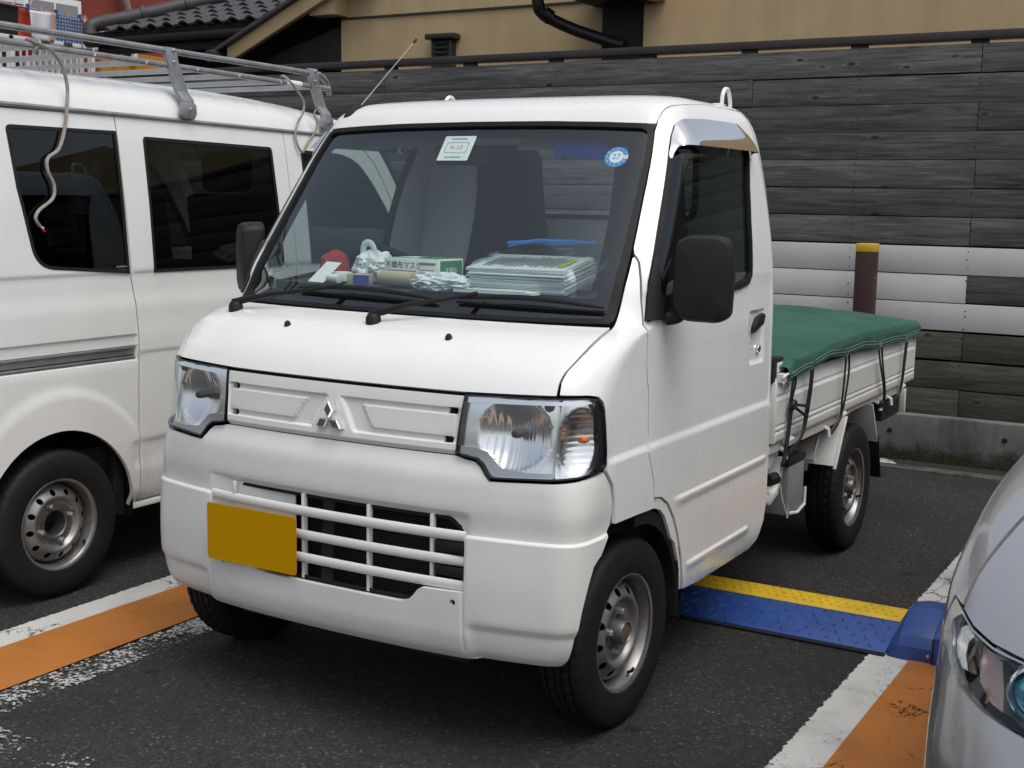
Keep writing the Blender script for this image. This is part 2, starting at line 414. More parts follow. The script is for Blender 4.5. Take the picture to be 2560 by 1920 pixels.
# ------------------------------------------------------------------ wheels (shared by the truck and the van)
mat('hub_grey', (.16, .16, .16), .45, .7, var=.3, vscale=30)
def circle(c, r, n=14): return [(c[0]+r*math.cos(2*math.pi*k/n), c[1]+r*math.sin(2*math.pi*k/n)) for k in range(n)]
def make_tyre(name, Ro=.268, Ri=.163, w=.147):
    pr = [(Ri, .058), (Ri+.006, .066), (Ri+.03, .0735), (Ri+.055, .0735), (Ro-.022, .069), (Ro-.012, .064), (Ro-.004, .056), (Ro-.001, .047), (Ro-.001, .040), (Ro-.008, .039), (Ro-.008, .034), (Ro, .033), (Ro, .014), (Ro-.008, .013), (Ro-.008, .008), (Ro, .007)]
    pr = pr+[(r, -h) for r, h in pr[::-1]]
    n = 132; V = []; F = []; m = len(pr)
    for k in range(n):
        a = 2*math.pi*k/n
        for i, (r, h) in enumerate(pr):
            j = min(i, m-1-i)
            if k % 3 == 0 and 4 <= j <= 7: r -= .003
            if k % 3 == 1 and j in (11, 12): r -= .004
            V.append((h*w/.147, r*math.cos(a), r*math.sin(a)))
    for k in range(n):
        j = (k+1) % n
        for i in range(m-1): F.append((k*m+i, k*m+i+1, j*m+i+1, j*m+i))
    me = bpy.data.meshes.new(name); me.from_pydata(V, [], F); me.update(); return me
def make_rim_parts(hub):
    """returns [(name, mesh, material)] with the outer face towards +x, the hub centre at the origin"""
    out = []
    # disc with a ring of round holes; profile radius -> x
    key = [(.052, .030), (.075, .031), (.082, .033), (.090, .046), (.096, .052), (.102, .053), (.108, .050), (.124, .038), (.137, .026), (.146, .006), (.150, -.02)]
    def px(r): return float(np.interp(r, [k[0] for k in key], [k[1] for k in key]))
    Rm = .12
    def fn(u, r): return (px(r), r*math.cos(u/Rm), r*math.sin(u/Rm))
    nh = 12; Lu = 2*math.pi*Rm
    holes = [circle(((k+.5)*Lu/nh, .1165), .0108) for k in range(nh)]
    o = panel('disc', [(0, .052), (Lu, .052), (Lu, .150), (0, .150)], holes, fn, None, None, .006, flange=0, vrows=[k[0] for k in key], ang=60)
    me = o.data; bpy.data.objects.remove(o); bm = bmesh.new(); bm.from_mesh(me); bmesh.ops.remove_doubles(bm, verts=bm.verts, dist=2e-4); bmesh.ops.recalc_face_normals(bm, faces=bm.faces)
    bm.to_mesh(me); bm.free(); disc = me
    b = MB().lathe([(.146, -.06), (.148, .0), (.150, .030), (.1535, .036), (.156, .050), (.160, .056), (.1665, .058), (.1675, .060), (.1675, .063), (.166, .0645), (.163, .064), (.158, .060)], (0, 0, 0), 'x', 64)
    o = b.build('flange', None, None, 40, fix=False); fl = o.data; bpy.data.objects.remove(o)
    out += [('wheel', disc, 'wheel_silver'), ('rim_flange', fl, 'wheel_silver')]
    back = MB().lathe([(.0, -.03), (.15, -.03)], (0, 0, 0), 'x', 32).build('drum', None, None, fix=False); d = back.data; bpy.data.objects.remove(back); out.append(('brake_drum', d, 'dark_void'))
    if hub == 'cap':
        h = MB().lathe([(.058, .0), (.056, .031), (.036, .033), (.034, .060), (.031, .066), (.029, .0665), (.027, .062), (.001, .061)], (0, 0, 0), 'x', 32).build('hub', None, None, fix=False)
    else:
        h = MB().lathe([(.062, .028), (.060, .036), (.050, .038), (.046, .034), (.045, -.02)], (0, 0, 0), 'x', 32).build('hub', None, None, fix=False)
    me = h.data; bpy.data.objects.remove(h); out.append(('hub', me, 'hub_grey'))
    if hub == 'cap':
        h = MB().lathe([(.0268, .0625), (.018, .064), (.001, .0645)], (0, 0, 0), 'x', 24).build('hub_centre', None, None, fix=False); me = h.data; bpy.data.objects.remove(h); out.append(('hub_centre', me, 'hub_rust'))
    for k in range(4):
        a = math.pi/4+k*math.pi/2+.2; rr = .0555 if hub == 'cap' else .068
        b = MB(); c = (0, rr*math.cos(a), rr*math.sin(a)); b.lathe([(.0125, .024), (.0115, .036), (.010, .037), (.010, .048), (.007, .051), (.001, .051)], c, 'x', 6)
        o = b.build('nut', None, None, fix=False); me = o.data; bpy.data.objects.remove(o); out.append(('wheel_nut', me, 'galv'))
    b = MB().tube([(.045, .0, -.148), (.058, 0, -.140), (.066, 0, -.128)], .005, 6); o = b.build('valve', None, None); me = o.data; bpy.data.objects.remove(o); out.append(('valve', me, 'rubber'))
    return out
TYRE = make_tyre('tyre')
TRUCK_RIM = make_rim_parts('cap'); VAN_RIM = make_rim_parts('open')
for lst in (TRUCK_RIM, VAN_RIM):
    for nme, me, mt in lst: me.materials.clear(); me.materials.append(MATS[mt])
TYRE.materials.append(MATS['rubber']); TYRE.polygons.foreach_set('use_smooth', [True]*len(TYRE.polygons)); TYRE.set_sharp_from_angle(angle=R(30))
def put_wheel(parent, c, rims, rz=0., roll=0.):
    root = None
    for nme, me, mt in rims+[('tyre', TYRE, None)]:
        o = bpy.data.objects.new(nme, me); COL.objects.link(o)
        if root is None:
            root = o; o.parent = parent; o.matrix_parent_inverse = world(parent).inverted()
            o.matrix_basis = Matrix.Translation(c) @ Matrix.Rotation(rz, 4, 'Z') @ Matrix.Rotation(roll, 4, 'X')
        else: o.parent = root
    return root

# ------------------------------------------------------------------ asphalt and painted bands
def asphalt():
    m, t, n, b = nodes('asphalt')
    v = mapping(n, t)
    vo = n.new('ShaderNodeTexVoronoi'); vo.inputs['Scale'].default_value = 130; L(t, v, vo.inputs['Vector'])
    big = noisetex(n, t, 1.1, 5, .6, v); fine = noisetex(n, t, 260, 3, .7, v)
    r1 = ramp(n, [(0., (.011, .011, .0115)), (.5, (.024, .0235, .0225)), (.90, (.040, .038, .035)), (.965, (.062, .059, .053)), (1., (.13, .125, .105))])
    sepc = n.new('ShaderNodeSeparateColor'); L(t, vo.outputs['Color'], sepc.inputs[0]); L(t, sepc.outputs[0], r1.inputs[0])
    r2 = ramp(n, [(.33, .58), (.67, 1.28)]); L(t, big.outputs[0], r2.inputs[0])
    r3 = ramp(n, [(.35, .72), (.7, 1.2)]); L(t, fine.outputs[0], r3.inputs[0])
    c = mixc(n, t, 1., r1.outputs[0], r2.outputs[0], 'MULTIPLY'); c = mixc(n, t, 1., c, r3.outputs[0], 'MULTIPLY')
    # oil spots
    vo2 = n.new('ShaderNodeTexVoronoi'); vo2.inputs['Scale'].default_value = 2.6; vo2.inputs['Randomness'].default_value = 1; L(t, v, vo2.inputs['Vector'])
    wob = noisetex(n, t, 22, 3, .6, v); dd = mathn(n, t, 'ADD', vo2.outputs['Distance'], mathn(n, t, 'MULTIPLY', wob.outputs[0], .10))
    r4 = ramp(n, [(.105, .30), (.135, 1.)]); L(t, dd, r4.inputs[0]); c = mixc(n, t, 1., c, r4.outputs[0], 'MULTIPLY')
    L(t, c, b.inputs['Base Color']); b.inputs['Roughness'].default_value = .88
    h = mathn(n, t, 'ADD', vo.outputs['Distance'], fine.outputs[0]); bump(n, t, b, h, .75, .006)
asphalt()
def road_paint(name, col, wear, crack=True, edge=None, thr=.5):
    """worn road paint; where it has gone the asphalt below shows. edge=(axis centre x, half width, raggedness)"""
    m, t, n, b = nodes(name); out = n['Material Output']
    v = mapping(n, t); big = noisetex(n, t, 3.5, 5, .6, v); fine = noisetex(n, t, 70, 4, .7, v)
    r = ramp(n, [(.28, tuple(c*.62 for c in col)), (.48, tuple(c*.92 for c in col)), (.7, col)]); L(t, big.outputs[0], r.inputs[0])
    sp = noisetex(n, t, 240, 2, .5, v); r5 = ramp(n, [(.60, 1.), (.70, .66)]); L(t, sp.outputs[0], r5.inputs[0])
    L(t, mixc(n, t, 1., r.outputs[0], r5.outputs[0], 'MULTIPLY'), b.inputs['Base Color']); b.inputs['Roughness'].default_value = .7
    bump(n, t, b, fine.outputs[0], .5, .004)
    tr = n.new('ShaderNodeBsdfTransparent'); mx = n.new('ShaderNodeMixShader')
    w = mathn(n, t, 'ADD', mathn(n, t, 'MULTIPLY', fine.outputs[0], .6), mathn(n, t, 'MULTIPLY', big.outputs[0], .5))
    rw = ramp(n, [(thr-wear, 1.), (thr-wear+.03, 0.)]); L(t, w, rw.inputs[0]); hole = rw.outputs[0]
    if crack:
        vv = mapping(n, t, (3.2, 3.0, 1)); ds = noisetex(n, t, 5, 4, .7, vv); av = n.new('ShaderNodeVectorMath'); av.operation = 'ADD'
        sc = n.new('ShaderNodeVectorMath'); sc.operation = 'SCALE'; sc.inputs[3].default_value = .55; L(t, ds.outputs['Color'], sc.inputs[0]); L(t, vv, av.inputs[0]); L(t, sc.outputs[0], av.inputs[1])
        vc = n.new('ShaderNodeTexVoronoi'); vc.feature = 'DISTANCE_TO_EDGE'; vc.inputs['Scale'].default_value = 1.6; L(t, av.outputs[0], vc.inputs['Vector'])
        rc = ramp(n, [(.008, 1.), (.020, 0.)]); L(t, vc.outputs[0], rc.inputs[0])
        gate = noisetex(n, t, 2.2, 2, .5, v); rg = ramp(n, [(.46, 0.), (.52, 1.)]); L(t, gate.outputs[0], rg.inputs[0])
        hole = mathn(n, t, 'MAXIMUM', hole, mathn(n, t, 'MULTIPLY', rc.outputs[0], rg.outputs[0]))
    if edge:
        cx, hw, rag = edge; sx = n.new('ShaderNodeSeparateXYZ'); tc = n.new('ShaderNodeTexCoord'); L(t, tc.outputs['Object'], sx.inputs[0])
        a = mathn(n, t, 'ABSOLUTE', mathn(n, t, 'SUBTRACT', sx.outputs[0], cx)); fe = noisetex(n, t, 38, 5, .75, v)
        q = mathn(n, t, 'ADD', a, mathn(n, t, 'MULTIPLY', mathn(n, t, 'SUBTRACT', fe.outputs[0], .5), rag))
        hole = mathn(n, t, 'MAXIMUM', hole, mathn(n, t, 'GREATER_THAN', q, hw))
    L(t, hole, mx.inputs[0]); L(t, b.outputs[0], mx.inputs[1]); L(t, tr.outputs[0], mx.inputs[2]); L(t, mx.outputs[0], out.inputs[0])
def sheet(name, x0, x1, y0, y1, z, m):
    o = MB().add([(x0, y0, z), (x1, y0, z), (x1, y1, z), (x0, y1, z)], [(0, 1, 2, 3)]).build(name, m, None, smooth=False); tag(o, kind='structure'); return o
sheet('asphalt_ground', -90, 90, -90, 90, 0, 'asphalt')
for i, cx in enumerate((-1.08, 1.415, 3.91)):
    k = ('l', 'r', 's')[i]
    road_paint('line_white_a'+k, (.56, .56, .54), .10, True, (cx-.212 if i else cx-.217, .066, .035))
    road_paint('line_white_b'+k, (.46, .46, .44) if i == 0 else (.56, .56, .54), -.055 if i == 0 else .08, True, (cx+.222, .068, .05))
    road_paint('line_orange'+k, (.42, .148, .022), .16, i > 0, None)
    sheet('white_line', cx-.30, cx-.147, -9, 4.45, .004, 'line_white_a'+k)
    sheet('orange_line', cx-.150, cx+.152, -9, 4.45, .008, 'line_orange'+k)
    sheet('white_line', cx+.148, cx+.31, -9, 4.45, .004, 'line_white_b'+k)
road_paint('line_white_c', (.46, .46, .44), -.085, False, None, .52)
o = sheet('white_line', -.75, -.05, -.62, -.50, .004, 'line_white_c')
road_paint('patch_white', (.6, .6, .58), .06, False, None)
o = MB().add([(.26, 4.56, .004), (.33, 4.68, .004), (.40, 4.62, .004), (.44, 4.56, .004), (.41, 4.53, .004), (.46, 4.53, .004), (.40, 4.53, .004)], [(0, 6, 3, 2, 1)]).build('paint_patch', 'patch_white', None, smooth=False); tag(o, kind='structure')
# gutter slab along the foot of the wall
m, t, n, b = nodes('gutter_concrete'); v = mapping(n, t); x = noisetex(n, t, 9, 6, .7, v); r = ramp(n, [(.35, (.035, .034, .030)), (.7, (.12, .115, .10))]); L(t, x.outputs[0], r.inputs[0]); L(t, r.outputs[0], b.inputs['Base Color']); b.inputs['Roughness'].default_value = .9
o = MB().box(-14, 14, 4.42, 4.52, -.02, .012).build('gutter_edge', 'gutter_concrete', None, bevel=.004); tag(o, kind='structure')

# ------------------------------------------------------------------ concrete footing wall with moss
m, t, n, b = nodes('concrete'); tc = n.new('ShaderNodeTexCoord'); v = tc.outputs['Object']; sx = n.new('ShaderNodeSeparateXYZ'); L(t, v, sx.inputs[0])
x = noisetex(n, t, 4, 8, .65, v); r = ramp(n, [(.3, (.13, .13, .125)), (.7, (.24, .24, .235))]); L(t, x.outputs[0], r.inputs[0])
st = noisetex(n, t, 3.2, 6, .7, mapping(n, t, (1, 1, .12))); rs = ramp(n, [(.46, 0.), (.68, .75)]); L(t, st.outputs[0], rs.inputs[0])
c = mixc(n, t, rs.outputs[0], r.outputs[0], (.035, .034, .03))
mo = noisetex(n, t, 9, 8, .75, v); g = mathn(n, t, 'ADD', mathn(n, t, 'MULTIPLY', mo.outputs[0], .30), mathn(n, t, 'MULTIPLY', sx.outputs[2], -1.))
mx_ = noisetex(n, t, 1.1, 2, .5, v); g = mathn(n, t, 'ADD', g, mathn(n, t, 'MULTIPLY', mx_.outputs[0], .12)); rm = ramp(n, [(.10, 0.), (.16, .9)]); L(t, g, rm.inputs[0])
fg = noisetex(n, t, 60, 3, .6, v); rg = ramp(n, [(.35, (.012, .014, .008)), (.65, (.06, .072, .018))]); L(t, fg.outputs[0], rg.inputs[0])
c = mixc(n, t, rm.outputs[0], c, rg.outputs[0]); L(t, c, b.inputs['Base Color']); b.inputs['Roughness'].default_value = .9
bump(n, t, b, noisetex(n, t, 90, 4, .7, v).outputs[0], .3, .004)
CW = thing('footing_wall', 'low mossy concrete footing wall under the plank fence', 'wall', (0, 4.78, 0))
MB().prism([(4.72, 0), (4.72, .262), (4.728, .27), (4.90, .275), (4.90, 0)], 'x', -14, 14).build('wall_body', 'concrete', CW, bevel=.003)
for px_, pz in ((.35, .165), (.98, .172), (-.28, .17), (1.6, .17), (-1.0, .168)):
    MB().lathe([(.0001, -.012), (.011, -.012), (.0145, -.0035), (.0145, .02)], (px_, 4.721, pz), 'y', 16, 1).build('tie_hole', 'dark_void', CW, fix=False)

# ------------------------------------------------------------------ weathered plank fence
def wood(name, dark, light, green, gloss=.85):
    m, t, n, b = nodes(name)
    tc = n.new('ShaderNodeTexCoord'); oi = n.new('ShaderNodeObjectInfo'); ad = n.new('ShaderNodeVectorMath'); ad.operation = 'ADD'
    cm = n.new('ShaderNodeCombineXYZ'); k = mathn(n, t, 'MULTIPLY', oi.outputs['Random'], 40.); L(t, k, cm.inputs[0]); L(t, mathn(n, t, 'MULTIPLY', oi.outputs['Random'], 17.), cm.inputs[2])
    L(t, tc.outputs['Object'], ad.inputs[0]); L(t, cm.outputs[0], ad.inputs[1])
    mp = n.new('ShaderNodeMapping'); mp.inputs['Scale'].default_value = (1.0, 6, 14); L(t, ad.outputs[0], mp.inputs['Vector'])
    g1 = noisetex(n, t, 2.2, 8, .65, mp.outputs[0], 1.2)
    mp2 = n.new('ShaderNodeMapping'); mp2.inputs['Scale'].default_value = (2.0, 40, 130); L(t, ad.outputs[0], mp2.inputs['Vector']); g2 = noisetex(n, t, 1.6, 5, .7, mp2.outputs[0])
    mp3 = n.new('ShaderNodeMapping'); mp3.inputs['Scale'].default_value = (.9, 1, 2.2); L(t, ad.outputs[0], mp3.inputs['Vector']); g3 = noisetex(n, t, 1.6, 4, .6, mp3.outputs[0])
    r = ramp(n, [(.28, dark), (.72, light)]); L(t, g1.outputs[0], r.inputs[0])
    r2 = ramp(n, [(.32, .55), (.68, 1.3)]); L(t, g2.outputs[0], r2.inputs[0]); r3 = ramp(n, [(.3, .7), (.7, 1.2)]); L(t, g3.outputs[0], r3.inputs[0])
    c = mixc(n, t, 1., r.outputs[0], r2.outputs[0], 'MULTIPLY'); c = mixc(n, t, 1., c, r3.outputs[0], 'MULTIPLY')
    r4 = ramp(n, [(0, .70), (1, 1.25)]); L(t, oi.outputs['Random'], r4.inputs[0]); c = mixc(n, t, 1., c, r4.outputs[0], 'MULTIPLY')
    # knots
    mk = n.new('ShaderNodeMapping'); mk.inputs['Scale'].default_value = (3.6, 1, 8.5); L(t, ad.outputs[0], mk.inputs['Vector'])
    vk = n.new('ShaderNodeTexVoronoi'); vk.inputs['Scale'].default_value = 1.; L(t, mk.outputs[0], vk.inputs['Vector'])
    rk = ramp(n, [(.055, .2), (.085, .5), (.12, 1.3), (.20, 1.)]); L(t, vk.outputs['Distance'], rk.inputs[0]); c = mixc(n, t, 1., c, rk.outputs[0], 'MULTIPLY')
    if green:
        gn = noisetex(n, t, 2.4, 6, .7, ad.outputs[0]); rgn = ramp(n, [(.48, 0.), (.75, green)]); L(t, gn.outputs[0], rgn.inputs[0]); c = mixc(n, t, rgn.outputs[0], c, (.045, .048, .012))
    L(t, c, b.inputs['Base Color']); b.inputs['Roughness'].default_value = gloss
    hh = mathn(n, t, 'ADD', g2.outputs[0], mathn(n, t, 'MULTIPLY', vk.outputs['Distance'], .3)); bump(n, t, b, hh, .4, .004)
wood('wood_grey', (.034, .0335, .034), (.165, .161, .156), 0.)
wood('wood_mossy', (.030, .030, .024), (.125, .120, .095), .75)
m, t, n, b = nodes('board_painted'); v = mapping(n, t); x = noisetex(n, t, 3, 6, .6, v); r = ramp(n, [(.3, (.54, .525, .52)), (.7, (.60, .585, .58))]); L(t, x.outputs[0], r.inputs[0]); L(t, r.outputs[0], b.inputs['Base Color']); b.inputs['Roughness'].default_value = .9; b.inputs['Specular IOR Level'].default_value = .2
mat('fence_cap_metal', (.050, .042, .042), .45, .4, var=.2)
mat('gap_shade_dark', (.012, .011, .010), .9)  # near-black colour standing in for the shade seen through plank gaps
FENCE = thing('plank_fence', 'tall weathered grey horizontal plank fence behind the parked vehicles', 'fence', (0, 4.78, .28))
plank_cache = {}
def plank(x0, x1, z0, z1, m, dy=0.):
    key = (round(x1-x0, 3), m)
    if key not in plank_cache:
        l = x1-x0; o = MB().box(-l/2, l/2, -.012, .012, -.0765, .0765).build('plank', m, None, bevel=.003); plank_cache[key] = o.data; bpy.data.objects.remove(o)
    o = bpy.data.objects.new('plank', plank_cache[key]); COL.objects.link(o); o.parent = FENCE; o.matrix_parent_inverse = world(FENCE).inverted()
    o.location = ((x0+x1)/2, 4.772+dy, (z0+z1)/2+random.uniform(-.0022, .0022)); o.rotation_euler = (random.uniform(-.006, .006), random.uniform(-.0011, .0011), 0); return o
tops = [2.329, 2.172, 2.014, 1.858, 1.704, 1.546, 1.388, 1.224, 1.069, .908, .747, .580, .419]
JA = [-11.3, -7.3, -3.29, .713, 4.72, 8.7]; JB = [-12.6, -8.6, -4.6, -.585, 3.41, 7.4]; JC = [-9.9, -5.9, -1.9, .71, 2.8, 6.8]
for r_, zt in enumerate(tops):
    zb = zt-.153; J = JA if r_ % 2 == 0 else JB
    if r_ == 4: J = [-10.2, -6.2, -2.2, .716, 4.7, 8.7]
    for a, c in zip(J[:-1], J[1:]):
        mt = 'wood_mossy' if r_ >= 10 else 'wood_grey'
        if r_ in (7, 9) and c > -3.3 : mt = 'board_painted'
        if r_ == 8:
            if a < .7 < c: plank(a, .713, zb, zt, 'board_painted'); plank(.715, c, zb, zt, 'wood_grey'); continue
            if c < .713 and c > -3: mt = 'board_painted'
        plank(a+.0015, c-.0015, zb, zt, mt, random.uniform(-.0015, .0015))
MB().box(-13, 9.5, 4.836, 4.842, .285, 2.31).build('gap_shade_sheet', 'gap_shade_dark', FENCE)  # sheet added behind the planks so the gaps read as dark shade
MB().box(-13, 9.5, 4.745, 4.85, 2.352, 2.398).build('cap_rail', 'fence_cap_metal', FENCE, bevel=.004)
for k in range(-13, 10):
    x_ = .03+k*.66
    MB().box(x_-.045, x_+.045, 4.787, 4.83, .28, 2.351).build('post', 'wood_grey', FENCE)
b = MB(); random.seed(21)
for k in range(-12, 8):
    x_ = .053+k*.66
    for zt in tops:
        for dz in (.025, .076, .128):
            if random.random() < .75: b.lathe([(.0045, 0), (.0045, -.0015), (.0001, -.0018)], (x_+random.uniform(-.008, .008), 4.7599, zt-dz+random.uniform(-.012, .012)), 'y', 6)
tag(b.build('nail_heads', 'dark_void', FENCE, fix=False), kind='stuff')
# wooden marker post with a yellow head in front of the fence
mat('post_brown', (.042, .012, .009), .6, var=.35, vscale=8); mat('post_yellow', (.62, .40, .02), .6, var=.08)
PO = thing('marker_post', 'brown wooden post with a yellow painted top standing against the fence', 'post', (.21, 4.60, 0))
MB().box(.145, .247, 4.54, 4.65, .0, 1.189).build('shaft', 'post_brown', PO, bevel=.004)
MB().box(.1435, .2485, 4.5385, 4.6515, 1.189, 1.236).build('painted_head', 'post_yellow', PO, bevel=.004)
MB().lathe([(.0001, 0), (.008, 0), (.008, .004)], (.2465, 4.60, 1.04), 'x', 10).build('bolt', 'satin_metal', PO)

# ------------------------------------------------------------------ the small white truck
TR = thing('kei_truck', 'small white cab-over pickup truck with a yellow front plate and green covered bed', 'pickup truck', (0, 1.6, 0))
def s_at_y(y, v):
    lo, hi = 0., 2.08
    for _ in range(40):
        m = (lo+hi)/2
        if cab(m, v)[1] < y: lo = m
        else: hi = m
    return lo
VZ = cab.v_of_z
def side(y, z): v = VZ(z); return (s_at_y(y, v), v)
LAMP = [(.409, .747), (.478, .749), (.566, .750), (.657, .752), (.725, .753), (.751, .748), (.768, .734), (.778, .714), (.789, .667), (.801, .607), (.804, .572), (.796, .560), (.764, .554), (.719, .547), (.672, .543), (.619, .541), (.558, .538), (.505, .536), (.492, .550), (.478, .569), (.460, .581), (.429, .585), (.407, .590), (.403, .598), (.404, .630), (.406, .693)]
HOODCUT = [(.657, .760), (.653, .794), (.657, .826), (.666, .870), (.672, .905), (.673, .976), (.668, 1.066)]
DOORFRONT = [(.675, 1.310), (.683, 1.302), (.695, 1.284), (.709, 1.237), (.727, 1.165)]+[side(.473, z) for z in (1.125, 1.11, 1.095, 1.08, 1.065, 1.05, 1.03, 1.0)]+[side(.486, .95), side(.490, .893), side(.492, .802), side(.479, .777), side(.497, .738), side(.520, .688), side(.527, .643)]
DOORARCH = [(1.106, .429), (1.155, .420), (1.202, .393), (1.246, .345), (1.282, .289), (1.314, .208), (1.341, .102)]
ARCH = [(1.123, .393), (1.160, .381), (1.190, .358), (1.223, .312), (1.244, .279), (1.262, .240)]
G = .0030                                            # half a shut line
def shift(pl, ds=0., dv=0.): return [(a+ds, b+dv) for a, b in pl]
# bonnet lid ------------------------------------------------------
panel('bonnet', [(0, .752), (.40, .752), (.655-G, .758)]+shift(HOODCUT[1:], -G)+[(0, 1.068)], [], cab, 'white_paint', TR, .024, sym=True)
# front fenders ---------------------------------------------------
def crease(y, z):                                    # the body-side step that runs from the lamp to the tail of the door
    return .0045-.0085*sm(.780, .800, z)
def d_fender(u, v, p): return (crease(p.y, p.z)+.004)*sm(.20, .27, p.y)-.004*sm(.20, .27, p.y)
fend = shift(HOODCUT, G)+[(.671, 1.18), (.672, 1.247), (.672, 1.300)]+shift(DOORFRONT, -2*G)[1:]+[(1.118, .397), (1.008, .402), (.874, .406), (.864, .472), (.849, .514), (.809, .556), (.809, .572), (.806, .607), (.794, .667), (.783, .714), (.772, .738), (.753, .754), (.725, .759)]
fl = panel('front_fender', fend, [], cab, 'white_paint', TR, .02, d_fender, vrows=[VZ(z) for z in (.775, .78, .785, .79, .795, .80, .805)])
mirror_x(fl, TR)
ap = panel('arch_panel', [(1.123, .424), (1.153, .415), (1.198, .389), (1.241, .342), (1.277, .287), (1.309, .207), (1.333, .104), (1.325, .104), (1.30, .20), (1.268, .262), (1.244, .279), (1.223, .312), (1.190, .358), (1.160, .381), (1.123, .393)], [], cab, 'white_paint', TR, .012)
mirror_x(ap, TR)
# bumper ----------------------------------------------------------
def d_bumper(u, v, p):
    z = p.z; ax = abs(p.x); h = -.0095*sm(.5925, .5985, z)    # the lower half stands proud
    h += .007*sm(.80, .735, z)*sm(.60, .68, z)                                      # nose swelling under the grille
    if z < .59: h -= .004*math.exp(-((ax-.437)/.0035)**2)*sm(.27, .30, z)           # seam grooves beside the intake
    if ax > .437: h -= .010*sm(.375, .345, z)*sm(.44, .47, ax)                      # chamfered lower corners
    if ax < .46 and .585 < z < .665: h -= .012*sm(.457, .415, ax)*sm(.658, .636, z)*sm(.585, .60, z)   # recess above the intake
    return h
seamz = [VZ(z) for z in (.26, .27, .28, .29, .34, .35, .36, .37, .585, .589, .592, .595, .598, .601, .605, .62, .636, .647, .658, .72, .75, .78)]
lampb = [(.390, .586), (.402, .585), (.428, .579), (.457, .575), (.474, .563), (.488, .545), (.503, .529), (.558, .531), (.619, .534), (.672, .536), (.719, .540), (.764, .547), (.798, .552)]
bout = [(0, .586)]+lampb+[(.803, .553), (.843, .512), (.858, .472), (.869, .404), (.852, .388), (.831, .358), (.796, .315), (.777, .26), (.759, .204), (.745, .137), (.736, .082), (.728, .063), (.711, .046), (.677, .044), (.617, .043), (.43, .042), (0, .042)]
xi = lambda x, z: cab.fx(x, z)
op = []
for p in rounded([xi(.430, .602), xi(.395, .640), xi(-.395, .640), xi(-.430, .602), xi(-.436, .580), xi(-.440, .448), xi(-.312, .445), xi(-.275, .398), xi(.275, .398), xi(.312, .445), xi(.440, .448), xi(.436, .580)], [.008, .02, .02, .008, .006, .008, .012, .03, .03, .012, .008, .006]): op.append(p)
bfull = bout+[(-a, b) for a, b in bout[::-1] if a > 1e-6]
fog = circle(xi(.409, .418), .0085, 12); fog2 = circle(xi(-.381, .404), .007, 10)
panel('bumper', bfull, [op, fog, fog2], cab, 'bumper_white', TR, .017, d_bumper, .016, vrows=seamz, urows=[k*(s) for k in (-1, 1) for s in (.437, .441, .445, .449, .453, .457)], ang=50)
# intake: bars, dividers, blanking panel on the plate side, radiator behind
def bar(z0, z1, x0, x1, name, deep=.0, th=.018):
    def fn(u, a):                                    # u along x, a round the section
        zc_, hz = (z0+z1)/2, (z1-z0)/2; y = cab(*xi(u, zc_))[1]
        return (u, y+deep-.5*th*math.cos(a)-.004, zc_+hz*math.sin(a))
    b = MB(); n = 18; P = []
    for i in range(n+1):
        u = x0+(x1-x0)*i/n; P += [fn(u, -math.pi/2+math.pi*k/8) for k in range(9)]
    b.add(P, [(i*9+k, i*9+k+1, (i+1)*9+k+1, (i+1)*9+k) for i in range(n) for k in range(8)])
    return b.build(name, 'bumper_white', TR, 60, fix=False)
bar(.578, .606, -.438, .438, 'intake_bar', .014, .014); bar(.512, .539, -.446, .446, 'intake_bar', .019, .013); bar(.448, .475, -.448, .448, 'intake_bar', .019, .013)
for x_ in (-.086, .137, .334):
    b = MB()
    for z0, z1 in ((.40 if abs(x_) < .3 else .45, .640),):
        y_ = cab(*xi(x_, .52))[1]; b.box(x_-.005, x_+.005, y_+.017, y_+.034, z0, z1)
    b.build('intake_divider', 'bumper_white', TR, bevel=.002)
b = MB().prism([(-.45, .665), (-.13, .665), (-.13, .39), (-.45, .39)], 'y', .040, .046); b.build('blanking_panel', 'bumper_white', TR, bevel=.002)
MB().box(-.345, -.338, .022, .036, .608, .640).build('blanking_rib', 'bumper_white', TR, bevel=.002)
b = MB()
for k in range(34): z_ = .392+k*.0075; b.box(-.42, .44, .072, .078, z_, z_+.003)
b.build('radiator_fins', 'underbody', TR)
MB().box(-.46, .47, .080, .10, .37, .66).build('radiator', 'dark_void', TR)
for z0, z1 in ((.545, .575), (.481, .508)):
    MB().box(.345, .437, .030, .05, z0, z1).build('intake_duct', 'black_trim', TR, bevel=.003)
# number plate
PL = MB().prism(rounded([(-.4145, .413), (-.0845, .413), (-.0845, .578), (-.4145, .578)], .012), 'y', -.0115, -.0095).build('number_plate', 'plate_yellow', TR)
MB().box(-.40, -.30, -.0093, .03, .43, .45).build('plate_bracket', 'black_trim', TR); MB().box(-.20, -.11, -.0093, .03, .43, .45).build('plate_bracket', 'black_trim', TR)
